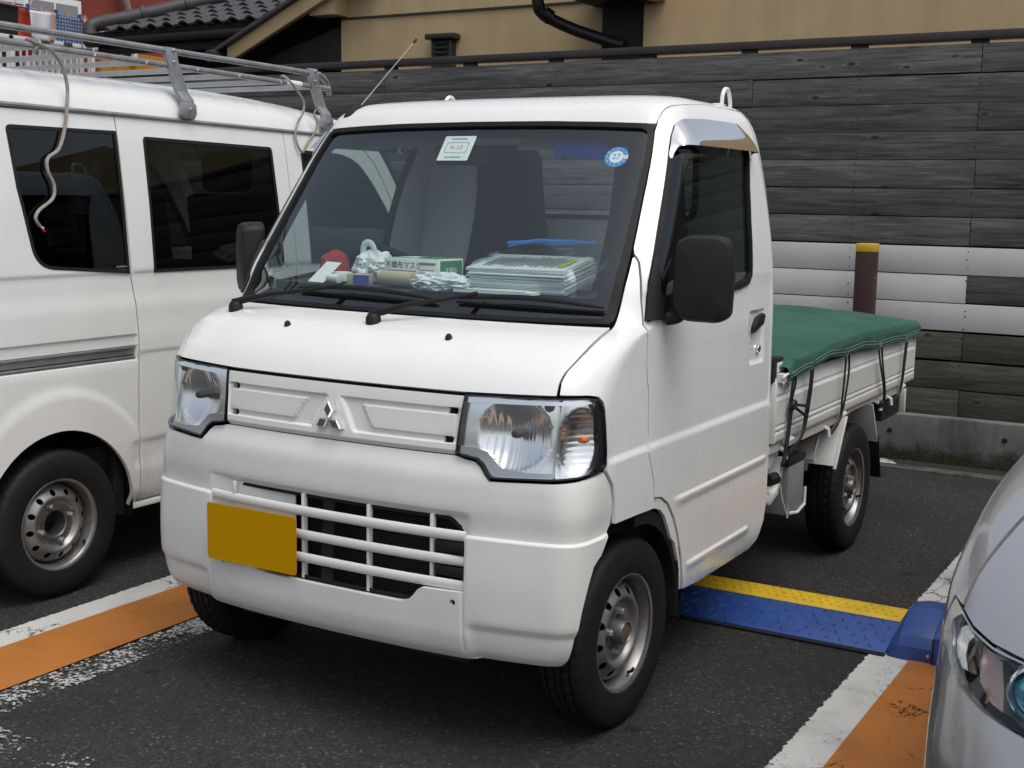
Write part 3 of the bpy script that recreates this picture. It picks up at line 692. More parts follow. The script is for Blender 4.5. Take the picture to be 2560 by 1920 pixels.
# grille panel ----------------------------------------------------
def d_grille(u, v, p):
    ax, z = abs(p.x), p.z; h = -.003
    h += .006*sm(.930, .945, z)*0
    sl = .10-.05*(z-.829)/(.918-.829)                # slanted inner end of the channel
    ch = sm(.920, .914, z)*sm(.826, .832, z)*sm(sl-.03, sl-.02, ax)*sm(.392, .388, ax)
    h -= .009*ch
    s2 = .131-.036*(z-.844)/(.903-.844)
    h += .0075*sm(.906, .900, z)*sm(.841, .847, z)*sm(s2-.004, s2+.004, ax)*sm(.384, .380, ax)
    h -= .008*sm(.812, .800, z)
    return h
gz = [VZ(z) for z in (.801, .806, .812, .826, .829, .832, .838, .841, .844, .847, .858, .875, .890, .900, .903, .906, .911, .914, .917, .920, .935)]
def slot(xc, zc_): a = xi(xc-.0135, zc_-.0085); c = xi(xc+.0135, zc_+.0085); return [a, (c[0], a[1]), c, (a[0], c[1])]
gout = [xi(-.386, .8005), xi(.386, .8005), xi(.391, .81), xi(.397, .9), xi(.402, .951), xi(-.402, .951), xi(-.397, .9), xi(-.391, .81)]
GR = panel('grille_panel', gout, [slot(.373, .9115), slot(.367, .837), slot(-.373, .9115), slot(-.367, .837)], cab, 'bumper_white', TR, .008, d_grille, .016, vrows=gz, urows=[s*k for k in (-1, 1) for s in (.386, .39, .395, .10, .11, .12, .13, .14)], ang=50)
b = MB(); Lr = .0285
for k in range(3):
    a = math.pi/2+k*2*math.pi/3; d = Vector((math.cos(a), math.sin(a))); e = Vector((-d.y, d.x)); c0 = Vector((0, .866))
    p = [Vector((0, 0))+d*.0015, d*Lr*.866+e*Lr*.5, d*Lr*1.732, d*Lr*.866-e*Lr*.5]
    q = [(x.x, .0255, .863+x.y-.006) for x in p]; top = [((x.x-(d*Lr*.866).x)*.82+(d*Lr*.866).x, .0215, (x.y-(d*Lr*.866).y)*.82+(d*Lr*.866).y+.857) for x in p]
    base = [(x[0], .044, x[2]) for x in q]
    b.add(base+q+top, [(0, 1, 5, 4), (1, 2, 6, 5), (2, 3, 7, 6), (3, 0, 4, 7), (4, 5, 9, 8), (5, 6, 10, 9), (6, 7, 11, 10), (7, 4, 8, 11), (8, 9, 10, 11)])
EM = b.build('emblem', 'chrome', GR, 10); tag(EM, 'chrome emblem of three diamonds')
# headlamps -------------------------------------------------------
m, t, n, b = nodes('reflector'); b.inputs['Base Color'].default_value = (.90, .90, .90, 1); b.inputs['Metallic'].default_value = 1; b.inputs['Roughness'].default_value = .2
mat('lamp_silver', (.52, .52, .53), .3, .8); mat('bulb_glass', (.10, .10, .10), .15, .6)
inner = inset(LAMP, .007)
MAINC, TURNC = (.555, .652), (.722, .640)
def d_refl(u, v, p):
    # main bowl with vertical flutes, turn-signal bowl, flat silver surround
    r = math.hypot((u-MAINC[0])/.098, (v-MAINC[1])/.092); h = -.016
    lim = 1-sm(.655, .672, u)
    if r < 1: h = -.016-(.034*(1-r*r)+.003)*lim
    if r < 1 and lim > .5: h += .0015*math.sin((u-MAINC[0])*(520 if u > MAINC[0]-.02 else 330))*(1 if v < MAINC[1]+.045 else .4)
    if u > .668:
        r2 = math.hypot((u-TURNC[0])/.052, (v-TURNC[1])/.085); h = -.010-.006*sm(.668, .69, u)
        if r2 < 1: h -= .024*(1-r2*r2)-.0009*math.sin(v*420)
    return h
def lampside(sg):
    g = 'headlamp'
    fnm = (lambda u, v: cab(u, v)) if sg > 0 else (lambda u, v: (-cab(u, v)[0],)+cab(u, v)[1:])
    fl_ = sg < 0
    h = panel('headlamp', inset(LAMP, .004), [], fnm, 'reflector', TR, .0052, d_refl, 0., flip=fl_, ang=60)
    panel('lens', inset(LAMP, .005), [], fnm, 'lens_clear', h, .02, None, .012, off=.001, flip=fl_)
    panel('gasket', inset(LAMP, .0012), [inset(LAMP, .0058)], fnm, 'black_gloss', h, .012, None, .03, off=.0015, flip=fl_)
    # lower silver lip and dark outer end
    lip = [(.412, .592), (.432, .592), (.464, .588), (.485, .574), (.499, .556), (.512, .544), (.60, .548), (.668, .551), (.668, .562), (.600, .560), (.530, .566), (.510, .585), (.488, .604), (.455, .612), (.412, .612)]
    panel('lamp_lip', lip, [], fnm, 'lamp_silver', h, .012, None, .02, off=-.006, flip=fl_)
    dk = [(.766, .566), (.798, .566), (.797, .607), (.785, .667), (.774, .712), (.763, .732), (.748, .743), (.742, .735), (.757, .712), (.766, .67), (.772, .62)]
    panel('lamp_end', dk, [], fnm, 'black_gloss', h, .012, None, .02, off=-.004, flip=fl_)
    rib = [(.650, .560), (.660, .560), (.690, .730), (.680, .730)]
    panel('lens_rib', rib, [], fnm, 'lens_clear', h, .02, None, .02, off=-.002, flip=fl_)
    top = [(.42, .725), (.70, .733), (.745, .735), (.735, .742), (.56, .742), (.42, .740)]
    panel('lamp_brow', top, [], fnm, 'chrome', h, .02, None, .02, off=-.004, flip=fl_)
    c = Vector(fnm(*MAINC)); MB().lathe([(.0001, -.012), (.0095, -.010), (.0125, 0), (.0125, .05)], c+Vector((0, .022, 0)), 'y', 16).build('bulb', 'bulb_glass', h, fix=False)
    c = Vector(fnm(.634, .725)); MB().lathe([(.0001, -.006), (.011, -.005), (.0125, .0), (.0125, .03)], c+Vector((0, .014, 0)), 'y', 16).build('position_lamp', 'bulb_glass', h, fix=False)
    c = Vector(fnm(.728, .640)); MB().lathe([(.0001, -.010), (.006, -.008), (.0085, -.002), (.0085, .010), (.006, .03)], c+Vector((-.012*sg, .026, 0)), 'y', 16).build('indicator_bulb', 'amber', h, fix=False)
    return h
lampside(1); lampside(-1)
# dark inner structure behind the shut lines, below the windows
def void_fn(u, v): return cab(u, v)
panel('inner_body', [(0, .10), (.66, .10), (.72, .16), (.76, .30), (.84, .43), (1.11, .425), (1.20, .40), (1.27, .30), (1.34, .13), (1.93, .13), (2.0, .25), (2.0, 1.05), (.75, 1.05), (.66, 1.03), (0, 1.03)], [[xi(.40, .41), xi(.43, .60), xi(.38, .63), xi(.02, .63), xi(.02, .41)]], cab, 'dark_void', TR, .04, lambda u, v, p: -.02-.10*(1 if .39 < abs(u) < .82 and .53 < v < .76 else 0), 0, sym=True)
# windscreen ------------------------------------------------------
RUB = [(0, 1.773), (.308, 1.771), (.497, 1.766), (.640, 1.759), (.664, 1.745), (.666, 1.72), (.662, 1.589), (.663, 1.44), (.664, 1.32), (.665, 1.18), (.664, 1.105), (.655, 1.084), (.482, 1.078), (.283, 1.076), (0, 1.075)]
GLS = [(0, 1.757), (.308, 1.755), (.49, 1.750), (.625, 1.744), (.643, 1.732), (.645, 1.71), (.642, 1.589), (.642, 1.44), (.642, 1.32), (.640, 1.18), (.638, 1.125), (.628, 1.108), (.482, 1.100), (.283, 1.098), (0, 1.097)]
CLR = [(0, 1.722), (.32, 1.720), (.478, 1.711), (.569, 1.700), (.590, 1.693), (.599, 1.678), (.599, 1.663), (.597, 1.589), (.602, 1.413), (.603, 1.288), (.599, 1.190), (.593, 1.177), (.580, 1.174), (.503, 1.173), (.252, 1.169), (0, 1.166)]
def symp(p): return p+[(-a, b) for a, b in p[::-1] if a > 1e-6]
mat('screen_rubber', (.008, .008, .0095), .5, spec=.25)
panel('windscreen_rubber', symp(RUB), [symp(GLS)], cab, 'screen_rubber', TR, .02, lambda u, v, p: .003, .02)
WS = panel('windscreen', symp(inset(GLS+[(-.2, 1.097), (-.2, 1.757)], -.004)[:15]), [], cab, 'windshield_glass', TR, .02, None, 0, off=-.006)
panel('ceramic_border', symp(inset(GLS+[(-.2, 1.097), (-.2, 1.757)], -.004)[:15]), [symp(CLR)], cab, 'frit', WS, .015, None, 0, off=-.012)
# roof ------------------------------------------------------------
SEAM = [(.672, 1.763), (.680, 1.780), (.692, 1.802), (.710, 1.825), (.733, 1.840), (.809, 1.859), (1.125, 1.885), (1.60, 1.893), (1.97, 1.890)]
VM = float(cab.V[-1])
panel('roof', [(0, 1.777), (.308, 1.775), (.497, 1.770), (.66, 1.763)]+SEAM+[(2.08, 1.885), (2.7, 1.885), (2.7, VM-.003), (0, VM-.003)], [], cab, 'white_paint', TR, .035, None, .016, sym=True, back=True, vrows=[VZ(z) for z in (1.69, 1.70, 1.715, 1.735, 1.75, 1.757, 1.762, 1.768, 1.772)], urows=(2.02, 2.04, 2.06))
# cab back wall with its window ------------------------------------
def bk(x, z):
    v = VZ(z); _, _, X, _, _, Yr, Rr = cab.prof(v); return (cab.S3+(1-x/(X-Rr))*(cab.S4-cab.S3), v)
back_out = [(1.99, .16), (2.7, .16), (2.7, 1.880), (2.08, 1.880), (1.985, 1.884), (1.975, 1.80), (1.985, 1.60), (1.995, 1.45), (2.003, 1.2), (2.003, .25)]
def bkfull(u, v):
    return cab(u, v) if u <= 2.7 else (lambda q: (-q[0], q[1], q[2]))(cab(5.4-u, v))
bf = [(1.99, .16), (3.41, .16)]+[(5.4-a, b) for a, b in (back_out[9], back_out[8], back_out[7], back_out[6], back_out[5], back_out[4], back_out[3])]+[back_out[3], back_out[4], back_out[5], back_out[6], back_out[7], back_out[8], back_out[9]]
def bkx(x, z):
    if x >= 0: return bk(x, z)
    a, v = bk(-x, z); return (5.4-a, v)
wl = rounded([bkx(.44, 1.385), bkx(.44, 1.645), bkx(-.44, 1.645), bkx(-.44, 1.385)], .05)
CB = panel('cab_back', bf, [wl], bkfull, 'white_paint', TR, .03, None, .014, back=True)
panel('window_seal', inset(wl, -.004), [inset(wl, .018)], bkfull, 'rubber', CB, .03, None, .02, off=.004, back=True)
panel('rear_window', inset(wl, .01), [], bkfull, 'windshield_glass', CB, .06, None, 0, off=-.005)
# doors -----------------------------------------------------------
WIN = [(.721, 1.679), (.724, 1.719), (.735, 1.757), (.767, 1.777), (1.044, 1.787), (1.453, 1.790), (1.68, 1.790), (1.765, 1.776), (1.800, 1.74), (1.806, 1.70)]+[side(1.31, 1.50), side(1.285, 1.389), side(1.262, 1.224), side(1.235, 1.196), side(1.158, 1.184), side(.839, 1.168), side(.653, 1.150), (.80, 1.106), (.762, 1.098), (.745, 1.115), (.729, 1.218), (.724, 1.39)]
def d_door(u, v, p):
    y, z = p.y, p.z; h = 0.
    if z < 1.2: h += (crease(y, z)+.004-.004)*sm(.28, .34, z)
    for zr, ya, yb in ((.609, .676, 1.428), (.394, .779, 1.283)):
        h += .006*sm(zr+.006, zr-.002, z)*sm(zr-.034, zr-.004, z)*sm(ya-.012, ya+.012, y)*sm(yb+.012, yb-.012, y)
    h -= .009*sm(1.262, 1.275, y)*sm(1.395, 1.382, y)*sm(.930, .943, z)*sm(1.110, 1.097, z)     # handle well
    return h
drear = [side(1.462, z) for z in (.44, .60, .80, 1.0, 1.2)]+[(1.992, 1.45), (1.975, 1.60), (1.962, 1.74), (1.958, 1.80), (1.958, 1.872)]
stop = [(a, b-2*G) for a, b in SEAM[::-1][1:]]
dout = DOORARCH+[side(.90, .305), side(1.34, .303), side(1.40, .325), side(1.44, .372)]+drear+[(1.60, 1.886)]+stop[1:-1]+[(.6765, 1.757), (.670, 1.735), (.668, 1.68), (.667, 1.589), (.668, 1.44), (.669, 1.33)]+DOORFRONT[:-1]
dz = [VZ(z) for z in (.37, .376, .382, .388, .392, .396, .40, .575, .583, .59, .597, .603, .607, .611, .615, .772, .778, .784, .79, .796, .802, .808, .93, .937, .944, 1.096, 1.103, 1.11)]
dy = [side(y, .95)[0] for y in (1.262, 1.268, 1.275, 1.382, 1.388, 1.395)]
DR = panel('door', dout, [WIN], cab, 'white_paint', TR, .022, d_door, .026, vrows=dz, urows=dy, back=True)
DL = mirror_x(DR, TR)
SEALM = [(a, b) for a, b in WIN]
def door_bits(par, mir):
    o = panel('window_seal', inset(WIN, .0005), [inset(WIN, .019)], cab, 'rubber', par if not mir else None, .014, None, .024, off=.003, back=True)
    g = panel('door_glass', inset(WIN, .012), [], cab, 'side_glass', par if not mir else None, .04, None, 0, off=-.006)
    if mir:
        mirror_x(o, par); mirror_x(g, par); bpy.data.objects.remove(o); bpy.data.objects.remove(g)
door_bits(DR, False); door_bits(DL, True)
# door handle, lock, weather visor, mirror (both sides)
b = MB().prism([(1.282, 1.035), (1.372, 1.058), (1.385, 1.085), (1.372, 1.095), (1.318, 1.085), (1.290, 1.060)], 'x', .724, .7385); hd = b.build('handle', 'black_trim', DR, bevel=.003); mirror_x(hd, DL)
b = MB().lathe([(.001, .004), (.012, .004), (.0135, .0), (.0135, -.01)], (.7275, 1.356, .978), 'x', 20); lk = b.build('lock', 'chrome', DR, fix=False); mirror_x(lk, DL)
def visor_fn(u, a):
    # u 0..1 from front to rear along the window top, a 0..1 from the top edge down; stands off the glass
    path = [(.722, 1.640), (.724, 1.719), (.737, 1.762), (.770, 1.785), (1.044, 1.795), (1.453, 1.798), (1.70, 1.796), (1.79, 1.77), (1.815, 1.72), (1.812, 1.655)]
    k = u*(len(path)-1); i = min(int(k), len(path)-2); f = k-i; s_ = path[i][0]*(1-f)+path[i+1][0]*f; v_ = path[i][1]*(1-f)+path[i+1][1]*f
    tb = (1.650 if u < .5 else 1.650)
    v2 = v_+(min(v_, 1.682+.008*math.sin(math.pi*u))-v_)*a
    s2 = s_+((.760-s_) if s_ < .760 else (1.775-s_) if s_ > 1.775 else 0)*a*.35
    p = Vector(cab(s2, v2)); stand = .004+.030*math.sin(math.pi*min(1, a*.5))*sm(0, .12, u)*sm(1, .88, u)
    return p+Vector((stand, 0, .0))
b = MB(); nu, na = 44, 9
b.add([visor_fn(i/nu, k/na) for i in range(nu+1) for k in range(na+1)], [(i*(na+1)+k, (i+1)*(na+1)+k, (i+1)*(na+1)+k+1, i*(na+1)+k+1) for i in range(nu) for k in range(na)])
vz = b.build('weather_visor', 'chrome', DR, 60, fix=False); mirror_x(vz, DL)
# mirrors: housing shell, arm and foot
def mirror_unit(par, mir):
    c = Vector((.80, .60, 1.243)) if mir else Vector((.836, .585, 1.246)); yaw = R(38) if mir else R(12)
    out = rounded([(-.088, -.095), (-.055, -.138), (.050, -.142), (.082, -.120), (.088, .060), (.072, .128), (.035, .140), (-.045, .140), (-.078, .122)], .03, 5)
    b = MB(); lay = [(-.030, .80), (-.026, .93), (-.012, .985), (.012, 1.0), (.040, 1.0), (.044, .96)]; n = len(out); V = []
    for d, s_ in lay:
        for x, z in out: V.append((x*s_*.94, d, z*s_*.84))
    F = [(j*n+i, j*n+(i+1) % n, (j+1)*n+(i+1) % n, (j+1)*n+i) for j in range(len(lay)-1) for i in range(n)]
    V.append((0, -.036, 0)); k = len(V)-1; F += [(k, (i+1) % n, i) for i in range(n)]; F.append(tuple(range((len(lay)-1)*n, len(lay)*n)))
    Mx = Matrix.Translation(c) @ Matrix.Rotation(yaw, 4, 'Z')
    b.add([Mx @ Vector(p) for p in V], F); h = b.build('door_mirror', 'black_trim', par, 50)
    f = panel('mirror_foot', rounded([(.748, 1.102), (.733, 1.20), (.730, 1.30), (.742, 1.30), (.775, 1.185), (.935, 1.150), (.935, 1.112), (.80, 1.102)], .006), [], cab, 'black_trim', h, .012, None, .02, off=.010)
    a = MB().tube(bez([(.735, .575, 1.135), (.762, .585, 1.14), (.778, .59, 1.16), (.79, .59, 1.21)], 4), [.020]*4+[.02]*9, 10).build('mirror_arm', 'black_trim', h)
    if mir:
        hh = mirror_x(h, par); mirror_x(f, hh); mirror_x(a, hh)
        for q in (f, a, h): bpy.data.objects.remove(q)
mirror_unit(DR, False); mirror_unit(DL, True)
# wipers and washer nozzles ------------------------------------------
def on_screen(x, z, off=.0):
    u, v = cab.fx(x, z); p = Vector(cab(u, v)); return p+Vector((0, -.82, .57))*off
for px_, bx0, bx1, ax_ in ((-.575, -.40, .115, -.215), (-.015, .185, .625, .255)):
    base = on_screen(px_, 1.101)
    W = MB().lathe([(.022, -.02), (.022, .012), (.018, .020), (.016, .024), (.001, .026)], base+Vector((0, -.002, 0)), 'z', 16).build('wiper', 'black_trim', TR, fix=False)
    p0 = base+Vector((0, -.004, .026)); p1 = on_screen(ax_, 1.178, .022)
    MB().tube([p0+Vector((-.012, 0, -.004)), p0+Vector((.025, .01, .004)), p0.lerp(p1, .35)+Vector((0, -.004, .004)), p0.lerp(p1, .7), p1], [.010, .011, .008, .0055, .005], 8, flat=.7).build('wiper_arm', 'black_trim', W)
    pts = [on_screen(bx0+(bx1-bx0)*k/12, 1.166+.009*math.sin(math.pi*k/12)-.006*k/12, .012+.010*math.sin(math.pi*k/12)) for k in range(13)]
    MB().tube(pts, [.0025]+[.0045+.003*math.sin(math.pi*k/12) for k in range(1, 12)]+[.0025], 8, flat=.8).build('wiper_blade', 'black_trim', W)
    MB().tube([on_screen(bx0+(bx1-bx0)*k/12, 1.160-.006*k/12, .003) for k in range(13)], .0035, 6).build('wiper_rubber', 'rubber', W)
for x_ in (-.283, .276):
    u, v = cab.fx(x_, 1.079); p = Vector(cab(u, v)); b = MB(); b.lathe([(.010, -.006), (.010, .004), (.006, .012), (.001, .014)], p, 'z', 12); b.build('washer_nozzle', 'black_trim', TR, fix=False)
# aerial and roof hooks
MB().prism([(.80, 1.712), (.825, 1.738), (.865, 1.757), (.885, 1.756), (.90, 1.72), (.84, 1.70)], 'x', -.558, -.522).build('aerial_base', 'black_trim', TR, bevel=.005)
A = MB().tube([(-.540, .872, 1.750), (-.458, 1.07, 1.980)], .0018, 6).build('aerial', 'satin_metal', TR); MB().tube([(-.4585, 1.0685, 1.9783), (-.4535, 1.080, 1.991)], .0045, 8).build('aerial_tip', 'black_trim', A)
hookp = lambda x: bez([(x, 1.40, 1.762), (x, 1.405, 1.80), (x, 1.425, 1.822), (x, 1.455, 1.820), (x, 1.473, 1.79), (x, 1.478, 1.752)], 5)
for x_ in (.548, -.548):
    MB().tube(hookp(x_), .007, 8).build('roof_hook', 'white_paint', TR)
    MB().box(x_-.012, x_+.012, 1.345, 1.41, 1.752, 1.772).build('hook_tab', 'white_paint', TR, bevel=.003)
# wheels ----------------------------------------------------------
for sg in (1, -1):
    put_wheel(TR, (.640*sg, .449, .268), TRUCK_RIM, (0 if sg > 0 else math.pi)-.035, .4)
    put_wheel(TR, (.655*sg, 2.640, .268), TRUCK_RIM, 0 if sg > 0 else math.pi, 1.1)
    # wheel housing, mud flap
    b = MB(); n = 16; a0, a1 = R(-12), R(158); P = []
    for k in range(n+1):
        a = a0+(a1-a0)*k/n
        for x in (.725-.05*sm(80, 130, math.degrees(a)), .40): P.append((x*sg, .449+.335*math.cos(a), .29+.325*math.sin(a)))
    b.add(P, [(2*k, 2*k+1, 2*k+3, 2*k+2) for k in range(n)]); b.build('wheel_housing', 'black_trim', TR, fix=False)
    MB().add([(.40*sg, .10, .24), (.40*sg, .85, .24), (.40*sg, .85, .65), (.40*sg, .10, .65)], [(0, 1, 2, 3)]).build('inner_arch', 'dark_void', TR)
    MB().prism([(.700*sg, .60), (.735*sg, .60), (.737*sg, .47), (.734*sg, .24), (.56*sg, .24), (.56*sg, .60)], 'y', .722, .735).build('mud_flap', 'black_trim', TR, bevel=.003)
    ring = [(.449+.275*math.cos(R(a)), .30+.275*math.sin(R(a))) for a in range(5, 95, 8)]; ring2 = [(.449+.338*math.cos(R(a)), .285+.325*math.sin(R(a))) for a in range(93, 0, -8)]
    MB().prism(ring2+ring[::1], 'x', .712*sg, .728*sg).build('arch_liner', 'black_trim', TR)
# chassis ---------------------------------------------------------
MB().box(-.60, .60, .16, .22, .26, .64).build('front_crossmember', 'underbody', TR)
MB().box(-.40, .40, .12, 1.44, .22, .42).build('floor_pan', 'underbody', TR); MB().box(-.69, .69, .80, 1.44, .30, .44).build('floor_pan', 'underbody', TR)
for sg in (1, -1): MB().box(.27*sg-.04, .27*sg+.04, 1.3, 3.45, .42, .56).build('chassis_rail', 'underbody', TR)
MB().tube([(-.62, 2.64, .268), (.62, 2.64, .268)], .045, 12).build('rear_axle', 'underbody', TR); MB().tube([(-.60, .449, .25), (.60, .449, .25)], .035, 12).build('front_axle', 'underbody', TR)
# cab interior ----------------------------------------------------
MB().prism([(.20, .46), (.24, 1.02), (.36, 1.075), (.47, 1.172), (.80, 1.180), (.88, 1.15), (.90, 1.02), (.82, .85), (.80, .46)], 'x', -.64, .64).build('dashboard', 'dash_grey', TR, bevel=.012)
MB().box(-.68, .68, .80, 1.44, .455, .70).build('seat_box', 'interior_dark', TR)
for x_ in (-.21, .33):
    b = MB().prism([(.80, .70), (.80, .84), (1.16, .82), (1.30, .72)], 'x', x_-.25, x_+.25); st_ = b.build('seat', 'seat_cloth', TR, bevel=.03, seg=3)
    prof_ = [(-.22, .80), (-.20, 1.10), (-.155, 1.25), (-.125, 1.40), (-.105, 1.60), (-.085, 1.628), (.085, 1.628), (.105, 1.60), (.125, 1.40), (.155, 1.25), (.20, 1.10), (.22, .80)]
    hb = .06 if x_ < 0 else .24
    pr_ = [(x_+a, z-(0 if x_ < 0 else .0)) for a, z in prof_]
    MB().prism(pr_, 'y', 1.27, 1.37).build('seat_back', 'seat_cloth', st_, bevel=.025, seg=3)
SW = MB().tube([(-.43+.185*math.cos(a), .93-.185*math.sin(a)*.62, 1.135+.185*math.sin(a)*.78) for a in [2*math.pi*k/32 for k in range(32)]], .0135, 10, closed=True).build('steering_wheel', 'black_trim', TR)
MB().tube([(-.43, .93, 1.135), (-.43, .80, 1.03)], .03, 10).build('steering_column', 'black_trim', SW); MB().tube([(-.61, .93, 1.135), (-.25, .93, 1.135)], .014, 8).build('spoke', 'black_trim', SW)
MB().box(-.15, .05, .74, .765, 1.552, 1.615).build('rear_view_mirror', 'black_trim', TR, bevel=.012); MB().tube([(-.05, .75, 1.60), (-.05, .80, 1.69)], .008, 8).build('mirror_stem', 'black_trim', TR)
MB().prism([(.28, 1.577), (.44, 1.570), (.47, 1.64), (.26, 1.642)], 'y', .752, .765).build('sun_visor_pouch', 'blue_cloth', TR, bevel=.004)
MB().prism([(.795, 1.60), (.807, 1.60), (.90, 1.705), (.885, 1.705)], 'x', .12, .50).build('sun_visor', 'interior_grey', TR, bevel=.006); MB().prism([(.805, 1.61), (.817, 1.61), (.90, 1.705), (.885, 1.705)], 'x', -.50, -.12).build('sun_visor', 'interior_grey', TR, bevel=.006)
# rear cab-guard bar outside the window, body behind the cab
MB().tube([(-.55, 1.56, 1.372), (.55, 1.56, 1.372)], .012, 8).build('guard_bar', 'black_trim', TR)
for x_ in (-.55, .55): MB().tube([(x_, 1.56, .66), (x_, 1.56, 1.38)], .012, 8).build('guard_post', 'black_trim', TR)
# registration stickers on the glass
def screen_M(x, z, off):
    p = on_screen(x, z, off); zax = Vector((0, -.808, .589)); xax = Vector((1, .2*x, 0)).normalized(); yax = zax.cross(xax).normalized(); zax = xax.cross(yax)
    return Matrix((xax, yax, zax)).transposed().to_4x4(), p
Mr, p = screen_M(-.035, 1.610, -.012); Mr.translation = p
def flat(poly, M, th=.0004): 
    b = MB(); b.prism(poly, 'z', 0, th); b.v = [tuple(M @ Vector(q)) for q in b.v]; return b
st = flat(rounded([(-.055, -.048), (.058, -.048), (.058, .046), (-.055, .046)], .004), Mr).build('inspection_sticker', 'paper_white', WS, smooth=False)
fr = [(-.040, -.020), (.042, -.020), (.042, .022), (-.040, .022)]; fo = rounded(fr, .010); fi = rounded(inset(fr, .0022), .009)
b = MB(); n_ = len(fo); z_ = .0008; b.add([Mr @ Vector((x, y, z_)) for x, y in fo]+[Mr @ Vector((x, y, z_)) for x, y in fi], [(i, (i+1) % n_, n_+(i+1) % n_, n_+i) for i in range(n_)]); b.build('sticker_frame', 'ink_grey', st, smooth=False)
text_mesh('sticker_print', '4-10', .026, 'ink_red', st, Mr @ Matrix.Translation((0, .001, .0008)), 0)
text_mesh('sticker_print', '■■■■■■■■', .008, 'ink_grey', st, Mr @ Matrix.Translation((0, .034, .0008)), 0); text_mesh('sticker_print', '■■ ■■■■■■', .008, 'ink_grey', st, Mr @ Matrix.Translation((0, -.036, .0008)), 0)
Mr, p = screen_M(.505, 1.583, -.013); Mr.translation = p
st = flat(circle((0, 0), .036, 40), Mr).build('date_sticker', 'sticker_blue', WS, smooth=False); flat(circle((0, 0), .0215, 32), Mr @ Matrix.Translation((0, 0, .0005))).build('sticker_centre', 'paper_white', st, smooth=False)
text_mesh('sticker_print', '27', .027, 'sticker_blue', st, Mr @ Matrix.Translation((0, 0, .0012)), 0)
flat([(.0225, -.0065), (.0352, -.0065), (.0352, .0065), (.0225, .0065)], Mr @ Matrix.Translation((0, 0, .0005))).build('sticker_month', 'paper_white', st, smooth=False)
for h in range(1, 13):
    a = math.pi/2-h*math.pi/6; text_mesh('sticker_print', str(h), .0105, 'ink' if h == 3 else 'paper_white', st, Mr @ Matrix.Translation((.0287*math.cos(a), .0287*math.sin(a), .0012)), 0)

# ------------------------------------------------------------------ the truck's bed
gate = [(.702, .852), (.7165, .852), (.7195, .848), (.7345, .800), (.7315, .795), (.7315, .790), (.7405, .782), (.7405, .696), (.7365, .692), (.7365, .688), (.7405, .684), (.7405, .676), (.7365, .672), (.7365, .668), (.7405, .664), (.7405, .640), (.733, .628), (.702, .628)]
for sg in (1, -1):
    SG = MB().prism([(x*sg, z) for x, z in gate], 'y', 1.532, 3.515).build('side_gate', 'bed_white', TR, 20, bevel=.0015, seg=1)
    MB().box(.700*sg, .7395*sg, 3.5155, 3.523, .632, .845).build('gate_end', 'bed_white', SG, bevel=.002)
    MB().box(.700*sg, .7395*sg, 1.5235, 1.5315, .632, .845).build('gate_end', 'bed_white', SG, bevel=.002)
    MB().prism([(1.50, .590), (1.50, .622), (3.40, .622), (3.40, .590), (3.05, .585), (2.9, .60), (2.75, .606), (2.55, .606), (2.42, .596), (2.2, .585)], 'x', .690*sg, .722*sg).build('bed_rail', 'bed_white', TR, bevel=.003)
    for y_ in (1.683, 2.344, 3.30): MB().tube([(.738*sg, y_-.035, .622), (.738*sg, y_-.001, .622)], .011, 10).tube([(.738*sg, y_+.001, .622), (.738*sg, y_+.035, .622)], .011, 10).build('hinge', 'bed_white', SG)
    for y_ in (1.65, 2.167, 2.93, 3.113): MB().tube([(.715*sg, y_-.004, .600), (.737*sg, y_, .588), (.740*sg, y_+.002, .560)], .008, 8).build('rope_peg', 'bed_white', TR)
    # plates round the rear wheel, flap
    MB().prism([(2.298, .419), (2.416, .600), (2.424, .600), (2.306, .417)], 'x', .46*sg, .7375*sg).build('wheel_guard', 'bed_white', TR, bevel=.002)
    MB().prism([(2.290, .410), (2.30, .405), (2.43, .603), (2.416, .603)], 'x', .7385*sg, .727*sg).build('guard_lip', 'bed_white', TR, bevel=.001)
    for x_ in (.56, .64): MB().tube([(x_*sg, 2.300+.02, .44), (x_*sg, 2.400, .583)], .008, 6).build('guard_rib', 'bed_white', TR)
    MB().tube([(.553*sg, 2.303, .437), (.60*sg, 2.300, .432), (.647*sg, 2.303, .437)], .008, 6).build('guard_rib', 'bed_white', TR)
    MB().prism([(2.806, .603), (2.816, .603), (2.936, .420), (2.924, .420)], 'x', .46*sg, .7375*sg).build('wheel_guard', 'bed_white', TR, bevel=.002)
    MB().prism([(2.915, .45), (2.925, .45), (3.003, .250), (2.990, .248)], 'x', .50*sg, .742*sg).build('mud_flap', 'rubber', TR, bevel=.002)
    MB().prism([(3.372, .60), (3.40, .60), (3.402, .488), (3.385, .488)], 'x', .66*sg, .7375*sg).build('rear_bracket', 'bed_white', TR, bevel=.002)
    MB().box(.66*sg, .715*sg, 3.06, 3.37, .49, .58).build('under_box', 'dark_void', TR)
MB().box(-.70, .70, 3.50, 3.52, .630, .850).build('tail_gate', 'bed_white', TR, bevel=.003)
MB().box(-.70, .70, 1.532, 1.55, .630, .870).build('head_board', 'bed_white', TR, bevel=.003)
MB().box(-.70, .70, 1.55, 3.50, .626, .650).build('bed_floor', 'bed_white', TR)
MB().box(-.69, .69, 1.52, 2.40, .56, .625).build('bed_frame', 'underbody', TR); MB().box(-.69, .69, 2.40, 3.38, .585, .625).build('bed_frame', 'underbody', TR)
